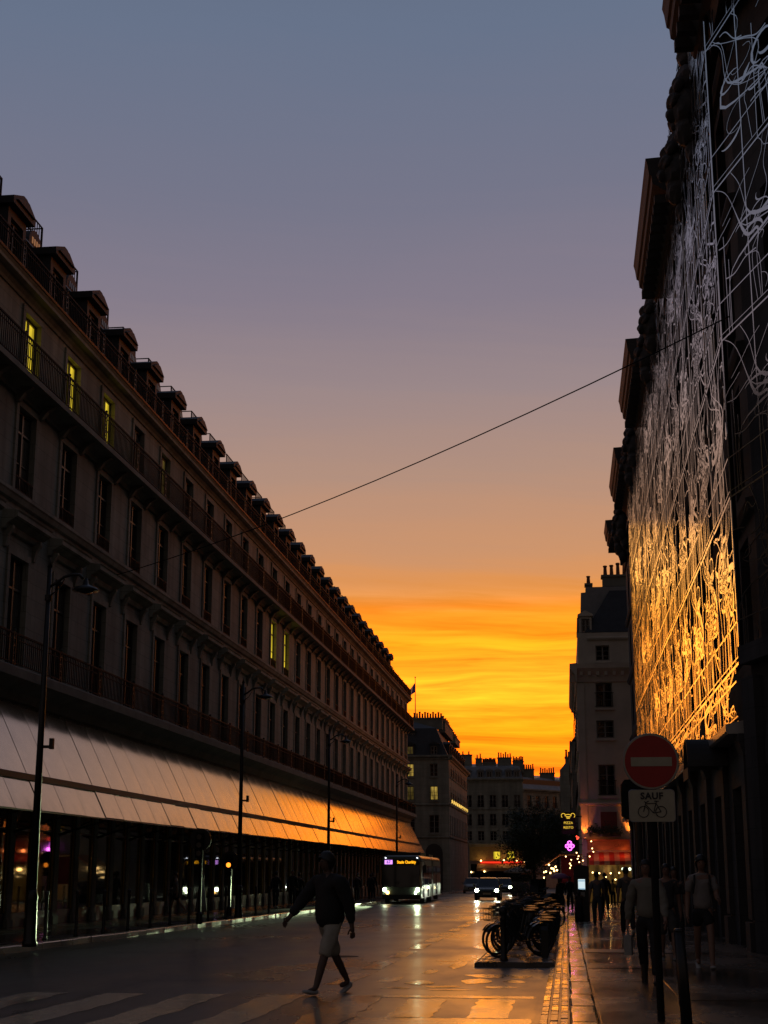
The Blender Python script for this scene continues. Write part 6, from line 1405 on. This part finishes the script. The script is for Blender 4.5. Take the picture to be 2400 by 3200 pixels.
def person(label, x, y, rz, h=1.72, legs=((18, 8), (-20, 22)), arms=((-14, 12, 6), (16, 18, 6)), top=('dark', (0.02, 0.02, 0.02)), sleeve='short', bottom=('trousers', (0.015, 0.015, 0.017)), blen='long', shoe=(0.25, 0.24, 0.22), hair='short', skin=None, z=None, lean=2.0, bulk=1.0, fingers=True, headturn=0.0, bag=None, group=None, shoe_name=None, topname='shirt', sub=2, drop=.02):
    """local frame faces +y. legs/arms: (left),(right); leg=(thigh fwd deg, knee bend), arm=(swing fwd, elbow bend, out)"""
    sk = skin or SKIN
    t = thing('person', label, 'person', (x, y, (G(y) if z is None else z)), rz, group)
    hip = 0.52*h; TH, SH = 0.245*h, 0.235*h
    hips = {}; knees = {}; ank = {}; low = 1e9
    for s, (a, kb) in zip((-1, 1), legs):
        a_, b_ = rad(a), rad(a-kb); H_ = Vector((s*0.052*h, 0, hip)); K = H_ + Vector((s*.004*h, math.sin(a_)*TH, -math.cos(a_)*TH)); A_ = K + Vector((0, math.sin(b_)*SH, -math.cos(b_)*SH))
        hips[s], knees[s], ank[s] = H_, K, A_; low = min(low, A_.z)
    dz = 0.045*h - low
    for d in (hips, knees, ank):
        for s in d: d[s] = d[s] + Vector((0, 0, dz))
    hip += dz; ln = math.tan(rad(lean))
    up = lambda z_, yy=0: Vector((0, (z_-hip)*ln + yy, z_))
    c = Chain(); B = bulk
    pel = c.add(up(hip+.02*h), (.056*h*B, .050*h*B), None, True); wai = c.add(up(hip+.10*h), (.068*h*B, .055*h*B), pel); che = c.add(up(hip+.20*h), (.078*h*B, .06*h*B), wai); uch = c.add(up(hip+.275*h), (.066*h*B, .05*h*B), che)
    nk = c.add(up(hip+.325*h, .005*h), .030*h, uch); n2 = c.add(up(hip+.355*h, .01*h), .029*h, nk)
    hc = Vector((0, 0, 0)) + up(hip+.403*h, .022*h)
    jaw = c.add(up(hip+.368*h, .018*h), (.036*h, .042*h), n2); hm = c.add(hc, (.043*h, .052*h), jaw); hp_ = c.add(up(hip+.436*h, .012*h), (.036*h, .044*h), hm)
    # nose and ears
    e = c.add(hc + Vector((0, .045*h, -.008*h)), .006*h, None, True); c.add(hc + Vector((0, .060*h, -.014*h)), .005*h, e)
    for s in (-1, 1): e = c.add(hc + Vector((s*.036*h, -.002*h, .004*h)), .007*h, None, True); c.add(hc + Vector((s*.046*h, -.006*h, .0)), .009*h, e)
    sh = {}; el_ = {}; wr_ = {}
    for s, (sw, eb, out) in zip((-1, 1), arms):
        S_ = up(hip+.275*h) + Vector((s*.100*h*B, 0, 0)); a = rad(sw); o_ = rad(out)
        dirU = Vector((s*math.sin(o_), math.sin(a)*math.cos(o_), -math.cos(a)*math.cos(o_))); E_ = S_ + dirU*.172*h
        a2 = rad(sw+eb); dirF = Vector((s*math.sin(o_*.6), math.sin(a2), -math.cos(a2))).normalized(); W_ = E_ + dirF*.145*h
        sh[s], el_[s], wr_[s] = S_, E_, W_
        i = c.add(S_, .036*h, uch); j = c.add(E_, .026*h, i); k = c.add(W_, .0175*h, j); pm_ = W_ + dirF*.05*h; c.add(pm_, (.022*h, .012*h), k)
        if fingers:
            fw = Vector((0, 1, 0)); fw = (fw - dirF*fw.dot(dirF)).normalized()   # across the palm
            inn = Vector((-s, 0, 0))
            for q, (off, ll) in enumerate(((-.016, .036), (-.005, .042), (.006, .040), (.016, .032))):
                b0 = c.add(W_ + dirF*.045*h + fw*off*h, .0058*h, None, True); b1 = c.add(W_ + dirF*(.055+ll*.55)*h + fw*off*1.05*h + inn*.006*h, .0055*h, b0); c.add(W_ + dirF*(.05+ll)*h + fw*off*h + inn*.018*h, .0046*h, b1)
            b0 = c.add(W_ + dirF*.02*h + fw*.014*h, .0065*h, None, True); b1 = c.add(W_ + dirF*.042*h + fw*.030*h + inn*.008*h, .006*h, b0); c.add(W_ + dirF*.060*h + fw*.032*h + inn*.016*h, .005*h, b1)
    for s in (-1, 1):
        i = c.add(hips[s], .038*h, pel); m1 = c.add((hips[s]+knees[s])/2, .040*h, i); j = c.add(knees[s], .032*h, m1); m2 = c.add(knees[s].lerp(ank[s], .38), .031*h, j); k = c.add(ank[s], .021*h, m2); f_ = c.add(ank[s] + Vector((0, .075*h, -.022*h)), .020*h, k)
    skin_obj('body', c.v, c.e, c.r, c.roots, sk, t, sub)
    # top
    c = Chain(); g = 1.18
    tm = cloth(top[0], top[1])
    hem = hip - drop*h
    p0 = c.add(up(hem), (.088*h*B, .074*h*B), None, True); p1 = c.add(up(hip+.10*h), (.084*h*B, .070*h*B), p0); p2 = c.add(up(hip+.20*h), (.092*h*B, .072*h*B), p1); p3 = c.add(up(hip+.282*h), (.072*h*B, .055*h*B), p2); c.add(up(hip+.325*h), (.036*h, .036*h), p3)
    for s in (-1, 1):
        i = c.add(sh[s] + Vector((-s*.012*h, 0, .004*h)), .043*h*B, p3)
        if sleeve == 'long': j = c.add(el_[s], .037*h*B**.5, i); c.add(el_[s].lerp(wr_[s], .94), .029*h, j)
        else: c.add(sh[s].lerp(el_[s], .78), .040*h, i)
    skin_obj(topname, c.v, c.e, c.r, c.roots, tm, t, sub)
    # bottoms
    bmname, bc = bottom; bm_ = cloth(bmname, bc)
    if blen == 'skirt':
        mb = MB(); mb.lathe([(.15*h, .06*h), (.125*h, .25*h), (.09*h, hip), (.075*h, hip+.06*h)], 18); o = mb.build('skirt', bm_, t, True)
    else:
        c = Chain(); p0 = c.add(up(hip+.05*h), (.076*h*B, .066*h*B), None, True); p1 = c.add(up(hip-.005*h), (.074*h*B, .070*h*B), p0)
        for s in (-1, 1):
            i = c.add(hips[s] + Vector((s*.002*h, 0, -.045*h)), .062*h, p1)
            if blen == 'long':
                j = c.add(knees[s], .044*h, i); c.add(ank[s] + Vector((0, 0, .01*h)), .034*h, j)
            elif blen == 'kneeshorts':
                j = c.add((hips[s]+knees[s])/2, .058*h, i); c.add(knees[s].lerp(ank[s], .10), .046*h, j)
            else:
                c.add((hips[s]*.32+knees[s]*.68), .060*h*B, i)
        skin_obj('trousers' if blen == 'long' else 'shorts', c.v, c.e, c.r, c.roots, bm_, t, sub)
    # shoes
    sm = cloth(shoe_name or ('shoe_%d%d' % (int(shoe[0]*100), int(shoe[2]*100))), shoe)
    for s in (-1, 1):
        k = ank[s]; ft = rad(legs[0 if s < 0 else 1][0] - legs[0 if s < 0 else 1][1]); 
        pit = max(-0.2, min(0.6, -ft*0.9)) if s else 0; d = Vector((0, math.cos(pit), -math.sin(pit)*1.0)); dn = Vector((0, -math.sin(pit), -math.cos(pit)))
        c = Chain(); a0 = c.add(k + Vector((0, 0, -.002*h)), .026*h, None, True); a1 = c.add(k + dn*.028*h - d*.012*h, (.027*h, .020*h), a0); a2 = c.add(k + dn*.030*h + d*.05*h, (.027*h, .017*h), a1); c.add(k + dn*.032*h + d*.105*h, (.024*h, .013*h), a2)
        skin_obj('shoe', c.v, c.e, c.r, c.roots, sm, t, 1)
    # hair
    mb = MB(); n, m_ = 14, 9
    for k in range(m_+1):
        ph = -0.36*PI + (PI/2+0.36*PI)*k/m_
        for j in range(n):
            a = 2*PI*j/n; fr_ = max(0, math.sin(a)); rx, ry, rz_ = .047*h, .057*h, .058*h
            low_ = 1.0
            phh = ph if fr_ < 0.35 else max(ph, -0.10 + 0.46*fr_*fr_)
            w_ = 1 + .05*math.sin(7*a+3*k) + .04*math.sin(13*a-5*k) 
            mb.v.append(tuple(hc + Vector((0, -.008*h, .008*h)) + Vector((rx*math.cos(phh)*math.cos(a)*w_, ry*math.cos(phh)*math.sin(a)*w_, rz_*math.sin(phh)))))
    for k in range(m_):
        for j in range(n): mb.f.append((k*n+j, k*n+(j+1) % n, (k+1)*n+(j+1) % n, (k+1)*n+j))
    if hair == 'bushy': mb.v = [tuple(hc + (Vector(v)-hc)*1.22) for v in mb.v]
    if hair == 'long': mb.tube([hc + Vector((0, -.03*h, .01*h)), hc + Vector((0, -.045*h, -.06*h)), hc + Vector((0, -.04*h, -.14*h)), hc + Vector((0, -.03*h, -.19*h))], [.05*h, .052*h, .042*h, .02*h], 12)
    if hair == 'hood':
        mb = MB(); mb.sphere(hc + Vector((0, -.012*h, .004*h)), .062*h, 16, 10, (.9, 1.0, 1.12)); 
    mb.build('hair' if hair != 'hood' else 'hood', HAIRM if hair != 'hood' else tm, t, True)
    # eyes
    mb = MB()
    for s in (-1, 1): mb.sphere(hc + Vector((s*.017*h, .0475*h, .004*h)), .0055*h, 6, 4)
    mb.build('eyes', M['sign_black'], t)
    if bag == 'back':
        mb = MB(); q = up(hip+.19*h, -.10*h); mb.prism([(-.075, -.1), (.075, -.1), (.085, .02), (.06, .1), (-.06, .1), (-.085, .02)], lambda p, e: q + Vector((p[0]*h, (.0 if e else -.07*h), p[1]*h))); mb.build('backpack', cloth('bag_black', (0.012, 0.012, 0.012)), t)
    if bag == 'straps':
        mb = MB()
        for s in (-1, 1): mb.tube([up(hip+.30*h) + Vector((s*.065*h, .045*h, 0)), up(hip+.22*h) + Vector((s*.07*h, .078*h, 0)), up(hip+.14*h) + Vector((s*.085*h, .06*h, 0))], .009*h, 6)
        q = up(hip+.19*h, -.095*h); mb.prism([(-.075, -.1), (.075, -.1), (.085, .02), (.06, .1), (-.06, .1), (-.085, .02)], lambda p, e: q + Vector((p[0]*h, (.0 if e else -.06*h), p[1]*h))); mb.build('backpack', cloth('bag_black', (0.012, 0.012, 0.012)), t)
    if bag == 'hand':
        w_ = wr_[1]; mb = MB(); mb.prism([(-.05, -.20), (.05, -.20), (.06, -.07), (-.06, -.07)], lambda p, e: w_ + Vector(((.03 if e else -.03)*h, p[0]*h*1.3, p[1]*h*1.2 - .02*h))); mb.tube([w_ + Vector((0, -.05*h, -.10*h)), w_ + Vector((0, 0, -.055*h)), w_ + Vector((0, .05*h, -.10*h))], .005*h, 5); mb.build('handbag', cloth('bag_pale', (0.3, 0.29, 0.27)), t)
    return t
P = person
gz = lambda y: G(y)+KH
P('person in a dark hooded jacket and pale knee shorts striding across the road', -3.08, 19.75, rad(136), 1.84, legs=((21, 2), (-20, 12)), arms=((-18, 12, 8), (34, 6, 14)), top=('jacket_black', (0.008, 0.008, 0.009)), sleeve='long', bottom=('shorts_khaki', (0.30, 0.28, 0.23)), blen='kneeshorts', shoe=(0.32, 0.31, 0.30), hair='bushy', skin=SKIN2, bulk=1.46, lean=3, topname='jacket', drop=.075)
P('person in a pale jacket and black trousers walking beside the sign pole', 1.04, 20.3, rad(172), 1.60, legs=((14, 10), (-14, 14)), arms=((14, 20, 9), (-10, 14, 12)), top=('jacket_cream', (0.16, 0.15, 0.12)), sleeve='long', bottom=('trousers_black', (0.012, 0.012, 0.014)), shoe=(0.03, 0.03, 0.03), hair='long', z=gz(20.3), bulk=1.12, topname='jacket', bag='hand')
P('person in a white T-shirt with backpack straps and dark shorts, on the right pavement', 2.05, 23.7, rad(178), 1.70, legs=((16, 6), (-14, 16)), arms=((18, 60, 6), (-6, 22, 8)), top=('tshirt_white', (0.20, 0.18, 0.165)), bottom=('shorts_black', (0.012, 0.012, 0.013)), blen='shorts', shoe=(0.35, 0.34, 0.33), hair='bushy', z=gz(23.7), bag='straps', bulk=1.05)
P('person in dark clothes walking between the pale jacket and the white T-shirt', 1.66, 26.0, rad(180), 1.60, legs=((14, 8), (-12, 14)), arms=((-12, 14, 8), (12, 20, 8)), top=('tshirt_charcoal', (0.035, 0.033, 0.033)), bottom=('shorts_grey', (0.05, 0.048, 0.045)), blen='kneeshorts', shoe=(0.2, 0.2, 0.2), z=gz(26.0))
P('person in dark clothes half hidden behind the one in the white T-shirt', 2.0, 29.0, rad(176), 1.58, top=('tshirt_charcoal', (0.035, 0.033, 0.033)), bottom=('trousers_black', (0.012, 0.012, 0.014)), hair='long', z=gz(29.0))
P('person in a grey shirt seen from behind, walking away on the right pavement', 1.40, 36.5, rad(4), 1.63, legs=((14, 8), (-16, 20)), arms=((-14, 12, 8), (16, 22, 10)), top=('shirt_grey', (0.075, 0.07, 0.065)), bottom=('trousers_black', (0.012, 0.012, 0.014)), z=gz(36.5))
P('person in a bluish grey shirt walking away beside the kiosk', 0.84, 43.5, rad(-3), 1.55, legs=((16, 6), (-18, 22)), arms=((-16, 12, 8), (14, 22, 8)), top=('shirt_blue_grey', (0.09, 0.095, 0.105)), bottom=('jeans', (0.04, 0.045, 0.055)), z=gz(43.5))
P('person in a long dark skirt standing just in front of the kiosk', 0.36, 46.6, rad(10), 1.02, top=('top_brown', (0.05, 0.035, 0.03)), bottom=('skirt_black', (0.012, 0.011, 0.012)), blen='skirt', hair='long', z=gz(46.6), legs=((3, 2), (-3, 2)), fingers=False)
P('person in black walking away past the kiosk on its right', 1.42, 58, rad(0), 1.58, top=('jacket_black', (0.008, 0.008, 0.009)), sleeve='long', bottom=('trousers_black', (0.012, 0.012, 0.014)), z=gz(58), topname='jacket', fingers=False)
P('person in a yellow shirt lit by the cafe lamps', 2.22, 75, rad(0), 1.30, top=('shirt_yellow', (0.42, 0.26, 0.05)), bottom=('trousers_black', (0.012, 0.012, 0.014)), z=gz(75), fingers=False, legs=((6, 4), (-6, 6)))
u1 = P('person walking under the purple umbrella near the scooters', -0.24, 62, rad(180), 1.45, top=('jacket_black', (0.008, 0.008, 0.009)), sleeve='long', bottom=('trousers_black', (0.012, 0.012, 0.014)), z=gz(62)-.05, topname='jacket', fingers=False, arms=((30, 95, 4), (-6, 10, 6)))
P('person beside the umbrella holder, seen as a dark silhouette', 0.12, 63.5, rad(180), 1.45, top=('jacket_black', (0.008, 0.008, 0.009)), sleeve='long', bottom=('trousers_black', (0.012, 0.012, 0.014)), z=gz(63.5), topname='jacket', fingers=False)
# umbrella
um = thing('umbrella', 'small purple umbrella held open over the kerb', 'umbrella', (-0.27, 61.9, 0.75))
mb = MB(); n = 16; R = .36
for k in range(6):
    ph = PI/2*k/5
    for j in range(n): a = 2*PI*j/n; sc2 = 1 - .05*(j % 2)*math.sin(ph); mb.v.append((R*math.sin(ph)*math.cos(a)*sc2, R*math.sin(ph)*math.sin(a)*sc2, .38+.22*math.cos(ph)))
for k in range(5):
    for j in range(n): mb.f.append((k*n+j, k*n+(j+1) % n, (k+1)*n+(j+1) % n, (k+1)*n+j))
mb.build('canopy', mat('purple_nylon', (0.34, 0.12, 0.26), 0.5), um)
mb = MB(); mb.tube([(0, 0, 0), (0, 0, .64)], .009, 6); mb.tube([(0, 0, 0), (.0, -.03, -.04), (0, -.06, -.01)], .012, 6); mb.build('shaft', M['iron'], um)
# left pavement
P('person in a pale top standing by the left shop windows', -14.35, 55.0, rad(100), 1.62, top=('top_pale', (0.16, 0.15, 0.15)), bottom=('shorts_black', (0.012, 0.012, 0.013)), blen='shorts', hair='short', z=gz(55.0))
P('person in a light shirt and skirt beside the pale top by the left shop windows', -13.75, 56.5, rad(80), 1.58, top=('top_bluish', (0.16, 0.17, 0.19)), bottom=('skirt_pale', (0.2, 0.18, 0.17)), blen='skirt', hair='long', z=gz(56.5), legs=((4, 2), (-4, 2)))
for k, (x, y, hh, lb_) in enumerate(((-13.0, 67.5, 1.66, 'dark figure walking on the left pavement, left one of a pair'), (-12.75, 70.3, 1.72, 'dark figure walking on the left pavement, right one of a pair'), (-12.6, 71.2, 1.6, 'dark figure close behind the pair on the left pavement'),
        (-12.5, 91.0, 1.68, 'dark figure waiting near the bus, leftmost of the group'), (-12.0, 93.0, 1.62, 'dark figure waiting near the bus, second of the group'), (-12.3, 96.5, 1.7, 'dark figure waiting near the bus, third of the group'), (-11.8, 85.5, 1.6, 'dark figure waiting on the kerb just left of the bus'))):
    P(lb_, x, y, rad(180 if k % 2 else 0), hh, legs=((10, 6), (-12, 12)), top=('jacket_black', (0.008, 0.008, 0.009)), sleeve='long', bottom=('trousers_black', (0.012, 0.012, 0.014)), z=gz(y), topname='jacket', fingers=False, sub=1)
# ================================================================== finish: fonts and skinned figures become meshes, buildings get their base origin
bpy.context.view_layer.update()
dg = bpy.context.evaluated_depsgraph_get()
new = {}
for o in FONTS + SKINS:
    new[o.name] = bpy.data.meshes.new_from_object(o.evaluated_get(dg), preserve_all_data_layers=False, depsgraph=dg)
from mathutils import noise
for o in SKINS:
    me = new[o.name]; o.modifiers.clear(); o.data = me
    if o.name.split('.')[0] in ('shirt', 'jacket', 'trousers', 'shorts'):     # folds in the cloth
        off = Vector((len(me.vertices) % 97, 0, 0)); ns = [v.normal.copy() for v in me.vertices]
        for v, n_ in zip(me.vertices, ns):
            p = v.co; f_ = 1 - abs(noise.noise(Vector((p.x*7, p.y*7, p.z*11 + 3*p.x)) + off)); v.co = p + n_*((f_ - 0.75)*0.030)
    for p in me.polygons: p.use_smooth = True
for o in FONTS:
    me = new[o.name]; nm = o.name; par = o.parent; loc = o.location.copy(); rot = o.rotation_euler.copy(); sc_ = o.scale.copy()
    bpy.data.objects.remove(o); m_ = bpy.data.objects.new(nm, me); COL.objects.link(m_); m_.parent = par; m_.location = loc; m_.rotation_euler = rot; m_.scale = sc_
for o, org in REBASE:
    for ch in o.children: ch.location = ch.location - org
    o.location = org
